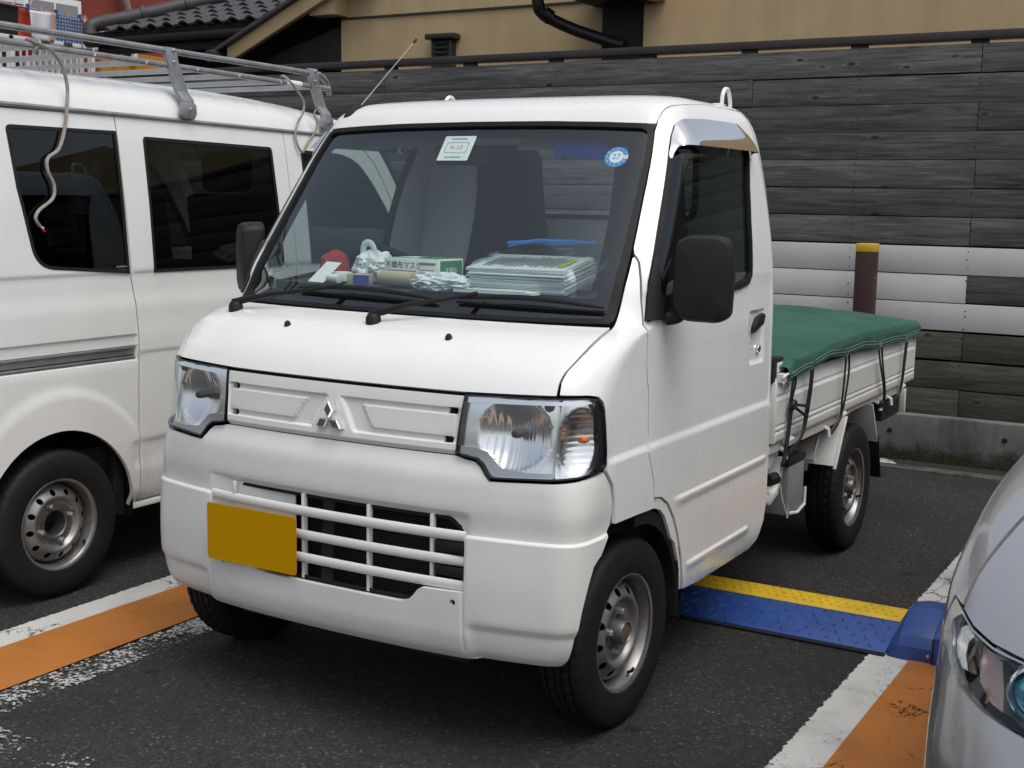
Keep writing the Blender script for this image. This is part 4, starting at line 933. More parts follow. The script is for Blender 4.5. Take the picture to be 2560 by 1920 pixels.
# corner post, latch and black box at the front of the left gate
MB().box(.655, .715, 1.56, 1.665, .855, .920).build('corner_box', 'black_trim', TR, bevel=.006); MB().box(.7155, .7185, 1.585, 1.66, .872, .905).build('corner_box_label', 'paper_white', TR)
MB().box(.700, .728, 1.50, 1.545, .84, .93).build('gate_bumper', 'black_trim', TR, bevel=.006)
LT = MB().box(.718, .748, 1.575, 1.625, .838, .870).build('gate_latch', 'bed_white', TR, bevel=.003)
MB().tube(bez([(.745, 1.56, .850), (.756, 1.55, .842), (.756, 1.56, .826), (.752, 1.60, .822), (.748, 1.625, .830)], 4), .004, 6).build('latch_loop', 'satin_metal', LT); MB().tube([(.752, 1.545, .860), (.752, 1.62, .872)], .0045, 6).build('latch_bar', 'bed_white', LT)
# sill bracket behind the cab, battery box, wiring
MB().prism([(1.478, .44), (1.56, .405), (1.64, .43), (1.678, .50), (1.688, .56), (1.660, .56), (1.650, .51), (1.622, .455), (1.56, .438), (1.49, .47)], 'x', .660, .724).build('step_bracket', 'bed_white', TR, bevel=.004)
MB().prism([(1.49, .53), (1.60, .53), (1.68, .565), (1.68, .60), (1.49, .60)], 'x', .655, .705).build('frame_plate', 'bed_white', TR, bevel=.003)
MB().tube([(.72, 1.535, .50), (.735, 1.575, .505)], .022, 10).build('rubber_stop', 'rubber', TR)
BX = MB().box(.585, .720, 1.762, 1.945, .325, .508).build('battery_box', 'grey_box', TR, bevel=.008); MB().box(.578, .722, 1.752, 1.950, .5085, .535).build('box_lid', 'black_trim', BX, bevel=.006)
MB().tube([(.722, 1.77, .335), (.726, 1.86, .322), (.724, 1.95, .335), (.722, 1.957, .40)], .006, 6).build('box_frame', 'bed_white', BX); MB().tube([(.722, 1.757, .32), (.722, 1.765, .355)], .007, 8).build('box_bolt', 'satin_metal', BX)
MB().tube(bez([(.70, 1.55, .50), (.716, 1.66, .47), (.72, 1.70, .40), (.722, 1.752, .335)], 5), .003, 6).build('wire', 'bed_white', TR)
MB().tube(bez([(.60, 1.97, .56), (.63, 1.99, .48), (.63, 2.0, .36)], 5), .018, 8).build('hose', 'rubber', TR)
# ------------------------------------------------------------------ green tarpaulin
m, t, n, b = nodes('tarpaulin'); v = mapping(n, t); x = noisetex(n, t, 3, 6, .6, v); r = ramp(n, [(.3, (.026, .086, .064)), (.7, (.044, .122, .092))]); L(t, x.outputs[0], r.inputs[0]); L(t, r.outputs[0], b.inputs['Base Color']); b.inputs['Roughness'].default_value = .72
bump(n, t, b, noisetex(n, t, 420, 2, .5, v).outputs[0], .25, .002); b.inputs['Specular IOR Level'].default_value = .25
mat('tarp_stitch', (.20, .30, .18), .8); mat('rope_black', (.010, .010, .013), .5)
EY = [1.648, 1.849, 2.30, 2.794, 3.255]                 # eyelets along the edge
def tarp_edge(y):                                       # hem height: hangs up between the eyelets
    pts = [(1.60, .868), (1.66, .848), (1.75, .856), (1.849, .860), (2.07, .880), (2.297, .866), (2.54, .872), (2.794, .852), (3.02, .853), (3.255, .838), (3.38, .846), (3.52, .843)]
    return float(np.interp(y, [p[0] for p in pts], [p[1] for p in pts]))
def tarp_pt(i, j, ni, nj):
    y = 1.60+(3.525-1.60)*j/nj; t_ = -1+2*i/ni; a = abs(t_); sg = 1 if t_ > 0 else -1; top = .925+.012*math.sin(3.1*y)
    if a < .86:
        q = a/.86; x = sg*q*.748; z = top+.034*(1-q*q)*sm(1.55, 3.2, y)+.006*(1-q**4)
        for ye in EY:                                   # creases that run in from each eyelet
            z += .009*math.exp(-((y-ye-.16*(1-q))/.016)**2)*sm(.35, .95, q)-.008*math.exp(-((y-ye-.030-.16*(1-q))/.022)**2)*sm(.25, .9, q)
        z += .004*noise.noise(Vector((x*6, y*3.5, 1.3)))+.006*noise.noise(Vector((x*2.1, y*1.5, 4.1)))-.0035*abs(noise.noise(Vector((x*3+y*2.2, y*5-x*4, 7.7))))-.002*abs(noise.noise(Vector((x*9-y*3, y*11+x*5, 2.7))))
    else:
        q = (a-.86)/.14; ze = tarp_edge(y); z0 = top
        x = sg*(.748+.009*min(1, q*3)+.004*noise.noise(Vector((y*11, q*2, 2.)))); z = z0+(ze-z0)*q
    k = sm(1.70, 1.60, y); z -= .022*k*sm(.0, .8, a)
    k2 = sm(3.49, 3.525, y)
    return (x, y, z-.012*k2)
ni, nj = 120, 190
b = MB(); b.add([tarp_pt(i, j, ni, nj) for j in range(nj+1) for i in range(ni+1)], [(j*(ni+1)+i, j*(ni+1)+i+1, (j+1)*(ni+1)+i+1, (j+1)*(ni+1)+i) for j in range(nj) for i in range(ni)])
rear = [tarp_pt(i, nj, ni, nj) for i in range(ni+1)]; drop = [(p[0], 3.532, max(.838, p[2]-.085) if abs(p[0]) < .73 else p[2]) for p in rear]
k = len(b.v); b.add(rear+drop, [(i, i+1, ni+1+i+1, ni+1+i) for i in range(ni)])
TP = b.build('tarpaulin', 'tarpaulin', None, 60); tag(TP, 'green canvas tarpaulin stretched over the truck bed', 'tarpaulin')
for sg in (1, -1):
    for dz in (.014, .026):
        MB().tube([(sg*(tarp_pt(ni, j, ni, nj)[0]+.0015), tarp_pt(ni, j, ni, nj)[1], tarp_pt(ni, j, ni, nj)[2]+dz) for j in range(1, nj, 2)], .0011, 4).build('hem_stitch', 'tarp_stitch', TP)
def rope(paths, label, r=.0042):
    root = thing('tie_rope', label, 'rope', paths[0][0], 'black tie-down ropes on the tarpaulin')
    for p in paths: MB().tube(bez(p, 5), r, 7).build('strand', 'rope_black', root)
    return root
X = .7605
def strands(ya, za, yb, zb, spread=.014, bend=0.):
    return [[(X, ya+s*spread, za), (X-.001, ya+(yb-ya)*.3+s*spread*1.3, za+(zb-za)*.3), (X-.005, ya+(yb-ya)*.65+s*spread*.9+bend, za+(zb-za)*.65), (.752, yb+s*spread*.4, zb)] for s in (-1, 1)]
for ye in EY:
    MB().tube([(X-.002, ye+.010*math.cos(a), tarp_edge(ye)+.012+.010*math.sin(a)) for a in [2*math.pi*k/12 for k in range(12)]], .0025, 6, closed=True).build('eyelet', 'satin_metal', TP)
r1 = rope(strands(1.650, .858, 1.640, .750, .012), 'black rope behind the cab, tied in a knot halfway down')
MB().tube(bez([(X-.004, 1.640, .752), (X-.006, 1.625, .66), (.752, 1.60, .56), (.744, 1.597, .548)], 5), .008, 8).build('strand', 'rope_black', r1)
bm_ = MB(); c = Vector((X, 1.641, .752)); bm_.tube([c+Vector((.006*math.sin(a), .016*math.cos(a), .016*math.sin(a))) for a in [2*math.pi*k/12 for k in range(12)]], .0085, 8, closed=True); bm_.tube([c+Vector((.004, -.012, -.006)), c+Vector((.010, .002, .002)), c+Vector((.004, .014, .008))], .008, 8); bm_.build('knot', 'rope_black', r1)
MB().tube(bez([(X, 1.655, .756), (.772, 1.70, .748), (.772, 1.77, .735), (.765, 1.80, .715), (.763, 1.795, .69)], 5), .0055, 7).build('loop', 'rope_black', r1); MB().tube(bez([(X, 1.655, .748), (.772, 1.69, .728), (.770, 1.75, .706), (.764, 1.785, .688)], 5), .0055, 7).build('loop', 'rope_black', r1)
MB().tube([(.744, 1.597, .552), (.744, 1.59, .53), (.742, 1.60, .515), (.742, 1.612, .53), (.744, 1.600, .550)], .0025, 6).build('wire_hook', 'satin_metal', r1)
rope([[(X, 1.836, .858), (X, 1.826, .80), (X-.004, 1.803, .70), (.756, 1.775, .630), (.748, 1.71, .592), (.742, 1.655, .572)], [(X, 1.856, .860), (X, 1.850, .80), (X-.004, 1.832, .70), (.756, 1.795, .635), (.750, 1.725, .588), (.742, 1.66, .565)]], 'black doubled rope second behind the cab, looped round a peg')
rope([[(X, 2.275, .862), (X, 2.268, .78), (X-.003, 2.265, .70), (.754, 2.262, .630), (.748, 2.215, .592), (.742, 2.172, .572)], [(X, 2.315, .866), (X, 2.325, .80), (X-.003, 2.305, .70), (.754, 2.280, .635), (.749, 2.225, .588), (.742, 2.177, .566)]], 'black doubled rope over the front of the rear wheel guard')
r4 = rope([[(X, 2.765, .846), (X, 2.81, .77), (X-.003, 2.88, .69), (.752, 2.930, .615), (.745, 2.934, .575)], [(X, 2.812, .850), (X, 2.845, .77), (X-.003, 2.905, .69), (.752, 2.945, .615), (.745, 2.938, .572)]], 'black doubled rope slanting to a peg above the rear wheel')
MB().tube([(.742+.004*math.sin(a), 2.934+.016*math.cos(a), .588+.013*math.sin(a)) for a in [2*math.pi*k/12 for k in range(12)]], .008, 8, closed=True).build('knot', 'rope_black', r4)
rope([[(X, 3.235, .836), (X-.002, 3.225, .76), (.754, 3.215, .64), (.748, 3.19, .598), (.742, 3.118, .572)], [(X, 3.262, .836), (X-.002, 3.250, .76), (.754, 3.235, .64), (.748, 3.205, .594), (.742, 3.122, .566)]], 'black doubled rope at the tail end of the truck bed')

# ------------------------------------------------------------------ things lying on the dashboard
DZ = 1.1805
bx = thing('mask_box', 'white and green cardboard box of face masks on the dashboard', 'box', (-.14, .62, DZ))
def rotbox(c, sx, sy, sz, yaw):
    M = Matrix.Translation(c) @ Matrix.Rotation(yaw, 4, 'Z'); b = MB().box(-sx/2, sx/2, -sy/2, sy/2, 0, sz); b.v = [tuple(M @ Vector(p)) for p in b.v]; return b, M
b, M = rotbox((-.115, .64, DZ), .215, .125, .085, R(-4)); b.build('carton', 'paper_white', bx, bevel=.002)
b = MB().box(-.098, .098, -.057, .057, .0852, .0859); b.v = [tuple(M @ Vector(p)) for p in b.v]; b.build('lid_print', 'carton_green', bx)
b = MB().prism(rounded([(-.075, -.03), (-.01, -.03), (0, .03), (-.06, .03)], .01), 'z', .0860, .0865); b.v = [tuple(M @ Vector(p)) for p in b.v]; b.build('lid_print', 'paper_white', bx)
b = MB().prism(circle((.01, .0), .02, 12), 'z', .0860, .0867); b.v = [tuple(M @ Vector(p)) for p in b.v]; b.build('lid_opening', 'ink', bx)
b = MB().box(.1076, .1082, -.055, .055, .02, .080); b.v = [tuple(M @ Vector(p)) for p in b.v]; b.build('side_print', 'carton_green', bx)
Mf = M @ Matrix.Translation((-.030, -.0630, .062)) @ Matrix.Rotation(R(90), 4, 'X')
text_mesh('print', '不織布マスク', .024, 'ink', bx, Mf, .0002)
text_mesh('print', '不織布', .020, 'paper_white', bx, M @ Matrix.Translation((.1085, .0, .050)) @ Matrix.Rotation(R(90), 4, 'Z') @ Matrix.Rotation(R(90), 4, 'X'), .0002)
for x0, x1, z_, h in ((.035, .095, .070, .008), (-.09, .02, .046, .003), (-.09, .0, .030, .0025), (.03, .09, .052, .002), (.03, .09, .042, .002), (.03, .09, .032, .002)):
    b = MB().box(x0, x1, -.0631, -.0626, z_-h/2, z_+h/2); b.v = [tuple(M @ Vector(p)) for p in b.v]; b.build('print', 'ink_grey', bx)
# crumpled white plastic bag
def blob(name, c, r, m, seed, amp=.35, n=36, label=None, cat=None, knots=6.):
    V = []; F = []; c = Vector(c)
    for i in range(n+1):
        th = math.pi*i/n
        for k in range(2*n):
            ph = math.pi*k/n; d = Vector((math.sin(th)*math.cos(ph), math.sin(th)*math.sin(ph), math.cos(th)))
            a = 1+amp*(.55*noise.noise(d*knots*.45+Vector((seed, 0, 0)))+.35*(.5-abs(noise.noise(d*knots+Vector((0, seed, 0)))))+.16*(.5-abs(noise.noise(d*knots*2.3+Vector((0, 0, seed))))))
            p = Vector((d.x*r[0], d.y*r[1], d.z*r[2]))*a; p.z = max(p.z, -r[2]*.75); V.append(c+p)
    w = 2*n
    for i in range(n):
        for k in range(w): F.append((i*w+k, (i+1)*w+k, (i+1)*w+(k+1) % w, i*w+(k+1) % w))
    o = MB().add(V, F).build(name, m, None, 22); tag(o, label, cat); return o
blob('plastic_bag', (-.325, .66, DZ+.040), (.062, .05, .052), 'bag_white', 3.1, .7, label='knotted white plastic shopping bag next to the mask box', cat='bag', knots=5)
o = MB().tube(bez([(-.355, .645, DZ+.075), (-.345, .64, DZ+.118), (-.315, .64, DZ+.120), (-.298, .645, DZ+.07)], 6), [.011]*19, 8, flat=.3).build('bag_handle', 'bag_white', bpy.data.objects['plastic_bag'])
blob('crumpled_film', (.035, .52, DZ+.018), (.085, .045, .028), 'bag_white', 8.4, .7, label='crumpled clear plastic wrap in front of the mask box', cat='plastic wrap', knots=9)
o = MB().tube([(-.215, .555, DZ+.0235), (-.085, .545, DZ+.0235)], .023, 20).build('cardboard_tube', 'cardboard', None, bevel=.003); tag(o, 'beige cardboard tube lying in front of the mask box', 'tube')
b, M = rotbox((-.262, .510, DZ), .070, .045, .034, R(14)); sb = b.build('small_carton', 'cardboard', None, bevel=.002); tag(sb, 'small beige and blue carton beside the cardboard tube', 'carton')
b = MB().box(-.012, .040, -.0281, -.0276, .004, .032); b.v = [tuple(M @ Vector(p)) for p in b.v]; b.build('print', 'blue_cloth', sb)
o = MB().add([(-.470, .510, DZ+.002), (-.400, .500, DZ+.001), (-.375, .560, DZ+.062), (-.440, .570, DZ+.064)], [(0, 1, 2, 3)]).build('paper_card', 'paper_white', None, smooth=False); tag(o, 'blank white card leaning on the dashboard at the driver side', 'card')
o = MB().tube([(-.385, .505, DZ+.017), (-.335, .500, DZ+.017)], [.012, .016], 14).build('bottle_cap', 'paper_white', None, bevel=.004); tag(o, 'small white plastic cap beside the blank card', 'cap')
blob('red_pouch', (-.575, .78, DZ+.036), (.045, .05, .050), 'cloth_red', 5.5, .35, label='red fabric pouch in the driver-side corner of the dashboard', cat='pouch', knots=4)
b, M = rotbox((-.42, .60, DZ), .06, .08, .03, R(-20)); o = b.build('white_packet', 'paper_white', None, bevel=.003); tag(o, 'white packet lying behind the blank card', 'packet')
# stack of papers in a clear zip wallet
ST = thing('paper_stack', 'thick stack of printed papers in a clear zip wallet on the dashboard', 'papers', (.30, .60, DZ))
random.seed(11)
Mst = Matrix.Translation((.275, .640, DZ+.014)) @ Matrix.Rotation(R(3), 4, 'Z') @ Matrix.Rotation(R(9), 4, 'X')
for k in range(16):
    b = MB().box(-.165+random.uniform(-.006, .006), .150+random.uniform(-.006, .006), -.095+random.uniform(-.006, .006), .12, k*.0045, k*.0045+.0032)
    Mk = Mst @ Matrix.Rotation(random.uniform(-.02, .02), 4, 'Z'); b.v = [tuple(Mk @ Vector(p)) for p in b.v]; b.build('sheet', 'paper_white', ST)
zt = 16*.0045+.001
for k in range(15):
    x0 = -.13+k*.0165; b = MB().box(x0, x0+.006, -.06+random.uniform(0, .03), .06+random.uniform(0, .03), zt, zt+.0006); b.v = [tuple(Mst @ Vector(p)) for p in b.v]; b.build('print_line', 'ink_grey', ST)
b = MB().box(.108, .128, -.05, .06, zt+.0008, zt+.0014); b.v = [tuple(Mst @ Vector(p)) for p in b.v]; b.build('yellow_tab', 'tag_yellow', ST)
ni_, nj_ = 14, 10; P = []
for j in range(nj_+1):
    for i in range(ni_+1):
        u, v_ = i/ni_, j/nj_; P.append(Mst @ Vector((-.185+.38*u, -.115+.27*v_, zt+.006+.030*math.sin(math.pi*v_*.5)**2*(.4+.6*math.sin(math.pi*u*.9))+.007*noise.noise(Vector((u*5, v_*5, .3)))-.06*sm(.12, 0, v_)-.05*sm(.94, 1, u)-.05*sm(.06, 0, u))))
MB().add(P, [(j*(ni_+1)+i, j*(ni_+1)+i+1, (j+1)*(ni_+1)+i+1, (j+1)*(ni_+1)+i) for j in range(nj_) for i in range(ni_)]).build('clear_wallet', 'film_clear', ST, 60, fix=False)
MB().tube([P[nj_*(ni_+1)+i]+Vector((0, 0, .003)) for i in range(1, 13)], .0045, 6, flat=.5).build('zip', 'zip_blue', ST)
o = MB().box(.10, .36, .48, .54, DZ, DZ+.008).build('leaflet', 'paper_white', None); tag(o, 'white leaflets lying flat in front of the paper stack', 'leaflet')
MB().box(.12, .34, .483, .495, DZ+.0082, DZ+.0088).build('print', 'blue_cloth', o)

# ------------------------------------------------------------------ the white van with a roof rack, parked nose-in alongside
VC = -2.24
VAN = thing('white_van', 'white van with dark rear windows and a grey steel roof rack', 'van', (VC, 1.6, 0))
_vx = [(.24, .690), (.26, .700), (.30, .722), (.40, .733), (.50, .7365), (.85, .7375), (1.00, .7365), (1.15, .731), (1.40, .711), (1.65, .682), (1.735, .668)]
_zz = np.linspace(.24, 1.74, 601); _xx = np.interp(_zz, [a for a, _ in _vx], [c for _, c in _vx]); _k = np.exp(-np.linspace(-2, 2, 41)**2); _k /= _k.sum(); _xs = np.convolve(np.pad(_xx, 20, mode='edge'), _k, 'valid')
def vX(z): return float(np.interp(z, _zz, _xs))
def vR(y, z): return (VC+vX(z), y, z)
def vL(y, z): return (VC-vX(z), y, z)
ARCV = [(.385+.340*math.cos(R(a)), .262+.344*math.sin(R(a))) for a in range(0, 181, 5)]
def d_van(u, v, p):
    y, z = p.y, p.z; h = 0.
    r = math.hypot((y-.395)/1.0, (z-.29)/1.06)
    if z > .25: h += .009*sm(.440, .415, r)*sm(.27, .33, z)*(1 if y < .78 else 0)        # swollen wheel arch
    h -= .008*sm(.926, .918, z)*sm(.822, .830, z)*(1 if y < .757 else 0)                # sliding-door rail groove
    h -= .010*sm(.882, .878, z)*sm(.828, .833, z)*(1 if y < .757 else 0)
    h += .004*sm(.845, .858, z)*sm(.985, .90, z)*(1 if y > .757 else 0)                  # door crease
    h -= .006*sm(.520, .500, z)*sm(.40, .44, z)*(1 if y > .73 else 0)
    h -= .006*sm(1.165, 1.145, z)*sm(1.02, 1.09, z)
    return h
vr = [.262, .27, .28, .825, .83, .833, .838, .872, .878, .882, .90, .914, .918, .922, .926, .50, .51, .52, .845, .85, .858, 1.02, 1.05, 1.09, 1.145, 1.15, 1.155, 1.16, 1.165]
W1 = rounded([(.733, 1.674), (.250, 1.672), (.268, 1.458), (.318, 1.185), (.735, 1.152)], [.004, .022, 0, .075, .004], 6)
W2 = rounded([(.861, 1.662), (1.590, 1.652), (1.612, 1.148), (.857, 1.150)], [.02, .02, .03, .006], 5)
W3 = rounded([(1.775, 1.648), (2.06, 1.642), (2.175, 1.612), (2.275, 1.525), (2.452, 1.295), (2.53, 1.165), (1.79, 1.152)], [.02, .05, .05, .1, 0, .02, .01], 5)
SEAM1 = [(.735, 1.727), (.737, 1.67), (.743, 1.148), (.757, 1.05), (.762, .95), (.762, .806), (.752, .473), (.757, .286)]
quarter = [(-.03, .262)]+ARCV[::-1]+[(.756, .258)]+[(a-.003, c) for a, c in SEAM1[::-1]]+[(-.03, 1.727), (-.055, 1.2), (-.06, .8), (-.055, .5)]
slide = [(a+.003, c) for a, c in SEAM1]+[(.765, .277), (1.70, .277), (1.705, .8), (1.69, 1.15), (1.671, 1.727)]
fdoor = [(1.675, 1.727), (1.694, 1.15), (1.709, .8), (1.704, .277), (2.42, .277), (2.46, .45), (2.60, .62), (2.68, .75), (2.68, 1.07), (2.56, 1.22), (2.475, 1.33), (2.36, 1.53), (2.30, 1.61), (2.21, 1.685), (2.12, 1.712), (2.04, 1.722)]
ffend = [(2.465, .262), (2.50, .45), (2.60, .56), (2.72, .605), (2.84, .61), (2.97, .575), (3.06, .48), (3.10, .35), (3.12, .262), (3.24, .262), (3.28, .5), (3.26, .85), (3.20, .97), (2.98, 1.09), (2.66, 1.13), (2.686, 1.07), (2.686, .75), (2.606, .617), (2.466, .447), (2.426, .275), (2.43, .262)]
ffend = ffend[:-1]
pillar = [(2.045, 1.727), (2.122, 1.718), (2.214, 1.691), (2.305, 1.615), (2.366, 1.534), (2.48, 1.336), (2.565, 1.226), (2.655, 1.125), (2.75, 1.12), (2.52, 1.43), (2.42, 1.58), (2.30, 1.735)]
for fn, fl_ in ((vR, False), (vL, True)):
    sgn = 1 if not fl_ else -1
    q = panel('rear_quarter', quarter, [W1], fn, 'van_white', VAN, .017, d_van, .016, vrows=vr, flip=fl_)
    panel('side_window', inset(W1, -.001), [], fn, 'privacy_glass', q, .08, None, 0, off=-.004, flip=fl_)
    panel('window_surround', inset(W1, -.001), [inset(W1, .011)], fn, 'black_trim', q, .02, None, .01, off=.0015, flip=fl_)
    s_ = panel('sliding_door', slide, [W2], fn, 'van_white', VAN, .024, d_van, .016, vrows=vr, flip=fl_)
    panel('side_window', inset(W2, .004), [], fn, 'privacy_glass', s_, .08, None, 0, off=-.006, flip=fl_)
    panel('window_surround', inset(W2, .0005), [inset(W2, .013)], fn, 'black_trim', s_, .02, None, .012, off=-.001, flip=fl_)
    f_ = panel('front_door', fdoor, [W3], fn, 'van_white', VAN, .024, d_van, .03, vrows=vr, flip=fl_, back=True)
    panel('side_window', inset(W3, .004), [], fn, 'side_glass', f_, .08, None, 0, off=-.006, flip=fl_)
    panel('window_surround', inset(W3, .0005), [inset(W3, .016)], fn, 'black_trim', f_, .02, None, .02, off=.0, flip=fl_, back=True)
    panel('front_fender', ffend, [], fn, 'van_white', VAN, .03, None, .016, flip=fl_)
    panel('front_pillar', pillar, [], fn, 'van_white', VAN, .03, None, .03, flip=fl_, back=True)
    # sliding rail
    b = MB()
    for z0, z1, o_ in ((.834, .842, -.004), (.846, .870, -.010), (.871, .879, -.001)): b.box(VC+sgn*(vX(.85)-.03), VC+sgn*(vX(.85)+o_), -.055, .750, z0, z1)
    b.build('door_rail', 'galv', q, bevel=.0015)
    MB().box(VC+sgn*(vX(.85)-.03), VC+sgn*(vX(.85)-.0165), -.055, .752, .829, .884).build('rail_groove', 'black_trim', q)
    # sill, arch lining, mud flap
    MB().box(VC+sgn*.60, VC+sgn*.712, .735, 2.42, .245, .270).build('sill', 'van_white', VAN, bevel=.006)
    P = []; n_ = 18
    for k in range(n_+1):
        a = R(-8)+R(196)*k/n_
        for x in (.722, .42): P.append((VC+sgn*x, .385+.345*math.cos(a), .27+.335*math.sin(a)))
    MB().add(P, [(2*k, 2*k+1, 2*k+3, 2*k+2) for k in range(n_)]).build('arch_lining', 'black_trim', VAN, fix=False)
    MB().prism([(.640, .235), (.700, .235), (.705, .47), (.66, .47)], 'x', VC+sgn*.60, VC+sgn*.705).build('mud_flap', 'rubber', VAN, bevel=.003)
    P = []
    for k in range(n_+1):
        a = R(-8)+R(196)*k/n_
        for x in (.715, .42): P.append((VC+sgn*x, 2.80+.345*math.cos(a), .27+.335*math.sin(a)))
    MB().add(P, [(2*k, 2*k+1, 2*k+3, 2*k+2) for k in range(n_)]).build('arch_lining', 'black_trim', VAN, fix=False)
    put_wheel(VAN, (VC+sgn*.675, .372, .268), VAN_RIM, 0 if sgn > 0 else math.pi, .9); put_wheel(VAN, (VC+sgn*.665, 2.80, .268), VAN_RIM, 0 if sgn > 0 else math.pi, .2)
    # rain gutter
    MB().tube([(VC+sgn*.672, -.03, 1.7435), (VC+sgn*.672, .7, 1.737), (VC+sgn*.672, 1.3, 1.730), (VC+sgn*.671, 1.95, 1.722), (VC+sgn*.66, 2.25, 1.722)], .0085, 8).build('rain_gutter', 'galv', VAN)
# roof: one sheet, crowned across and drooping to the front
RS = [(.668, 1.728), (.664, 1.745), (.655, 1.775), (.640, 1.805), (.618, 1.832), (.585, 1.855), (.53, 1.873), (.45, 1.886), (.34, 1.894), (.20, 1.899), (0., 1.901)]
def roof_pt(i, y):
    x, z = RS[i]; k = (z-1.728)/(1.901-1.728); d = .095*max(0, (y-1.15)/1.2)**2+.02*max(0, (.3-y)/.4)**2; w_ = 1-.03*max(0, (y-1.6)/.8)**2
    return (x*w_, z-d*k-.008*(y-.7)*(1-k))
ys = [-.05, -.03, 0, .1]+[.2+.1*k for k in range(23)]
b = MB(); full = [(i, 1) for i in range(len(RS))]+[(i, -1) for i in range(len(RS)-2, -1, -1)]; n_ = len(full)
for y in ys:
    for i, sg in full: x, z = roof_pt(i, y); b.v.append((VC+sg*x, y, z))
b.f = [(j*n_+i, j*n_+i+1, (j+1)*n_+i+1, (j+1)*n_+i) for j in range(len(ys)-1) for i in range(n_-1)]
RF = b.build('roof', 'van_white', VAN, 60, fix=True)
MB().add([(VC-.62, 2.42, 1.735), (VC+.62, 2.42, 1.735), (VC+.66, 2.96, 1.09), (VC-.66, 2.96, 1.09), (VC, 2.47, 1.74), (VC, 3.02, 1.09)], [(0, 4, 5, 3), (4, 1, 2, 5)]).build('windscreen', 'side_glass', VAN)
b = MB().prism([(2.95, 1.085), (3.18, .985), (3.25, .92), (3.285, .80), (3.29, .45), (3.25, .28), (3.10, .25), (3.10, 1.0)], 'x', VC-.715, VC+.715); b.build('front_panel', 'van_white', VAN, bevel=.03, seg=3)
MB().box(VC-.70, VC+.70, 2.4, 2.95, .95, 1.09).build('dashboard', 'interior_dark', VAN)
MB().prism([(-.06, .30), (-.085, .34), (-.085, .60), (-.06, .64)], 'x', VC-.71, VC+.71).build('rear_bumper', 'van_white', VAN, bevel=.01); MB().box(VC-.66, VC+.66, -.056, -.02, .62, 1.74).build('tail_gate', 'van_white', VAN, bevel=.02)
MB().box(VC-.55, VC+.55, -.064, -.056, 1.15, 1.66).build('rear_glass', 'black_gloss', VAN, bevel=.003)
MB().box(VC-.66, VC+.66, -.02, 3.1, .26, .50).build('floor', 'underbody', VAN); MB().box(VC-.40, VC+.40, -.02, 3.0, .20, .26).build('underbody', 'underbody', VAN)
MB().box(VC-.64, VC-.62, -.01, 1.6, .5, 1.70).build('trim_panel', 'interior_dark', VAN); MB().box(VC-.66, VC+.66, 1.66, 1.68, .5, 1.15).build('seat_row', 'interior_dark', VAN)
for x_ in (-.33, .33):
    MB().prism([(1.72, .85), (1.82, .85), (1.74, 1.45), (1.66, 1.45)], 'x', VC+x_-.24, VC+x_+.24).build('seat_back', 'seat_cloth', VAN, bevel=.03)
    MB().box(VC+x_-.12, VC+x_+.12, 1.64, 1.74, 1.46, 1.64).build('headrest', 'seat_cloth', VAN, bevel=.03)
    MB().prism([(.95, .80), (1.05, .80), (.97, 1.36), (.89, 1.36)], 'x', VC+x_-.28, VC+x_+.28).build('rear_seat_back', 'seat_cloth', VAN, bevel=.03)
o = blob('bag_in_van', (VC+.56, 1.50, 1.19), (.05, .11, .05), 'bag_white', 2.2, .5, label='crumpled pale plastic bag behind the sliding-door glass of the van', cat='bag', knots=5)
MB().box(VC+.40, VC+.62, 1.30, 1.62, .5, 1.152).build('storage_bin', 'interior_dark', VAN)
# glass maker's sticker on the rear quarter window
M = Matrix.Translation((VC+vX(1.17)-.0015, .700, 1.170)) @ Matrix.Rotation(R(90), 4, 'Z') @ Matrix.Rotation(R(90-3), 4, 'X')
for z_, s in ((.008, '■■■■■■■'), (-.003, '▪▪▪▪▪ ▪▪▪▪'), (-.010, '▪▪▪ ▪▪▪')): text_mesh('glass_marking', s, .008, 'ink_grey', VAN, M @ Matrix.Translation((0, z_, .0005)), 0)
# roof rack -------------------------------------------------------
RX = VC+.640
RK = MB().tube(bez([(RX, -.25, 2.006), (RX, .5, 2.002), (RX, 1.2, 1.996), (RX, 1.88, 1.990), (RX-.004, 1.975, 1.985), (RX-.01, 2.03, 1.955), (RX-.012, 2.045, 1.905)], 4), .0125, 10).build('roof_rack', 'galv', VAN)
MB().tube([(2*VC-RX, -.25, 2.006), (2*VC-RX, 1.95, 1.990)], .0125, 10).build('rack_rail', 'galv', RK)
for x_ in (RX, 2*VC-RX): MB().tube([(x_, -.25, 1.955), (x_, 2.03, 1.932)], .012, 10).build('rack_rail', 'galv', RK)
for y_ in (-.08, .17, .42, .67, .92, 1.19, 1.43, 1.69, 1.93):
    z_ = 1.953-.0095*(y_+.2)
    MB().tube([(RX, y_, z_), (2*VC-RX, y_, z_)], .011, 8).build('rack_crossbar', 'galv', RK); MB().lathe([(.0001, .006), (.005, .005), (.006, 0), (.006, -.006)], (RX+.0115, y_, z_), 'x', 8).build('rack_bolt', 'chrome', RK, fix=False)
MB().tube([(RX, 1.73, 1.9353), (RX, 1.83, 1.9343)], .0138, 10).build('tape_sleeve', 'paper_white', RK)
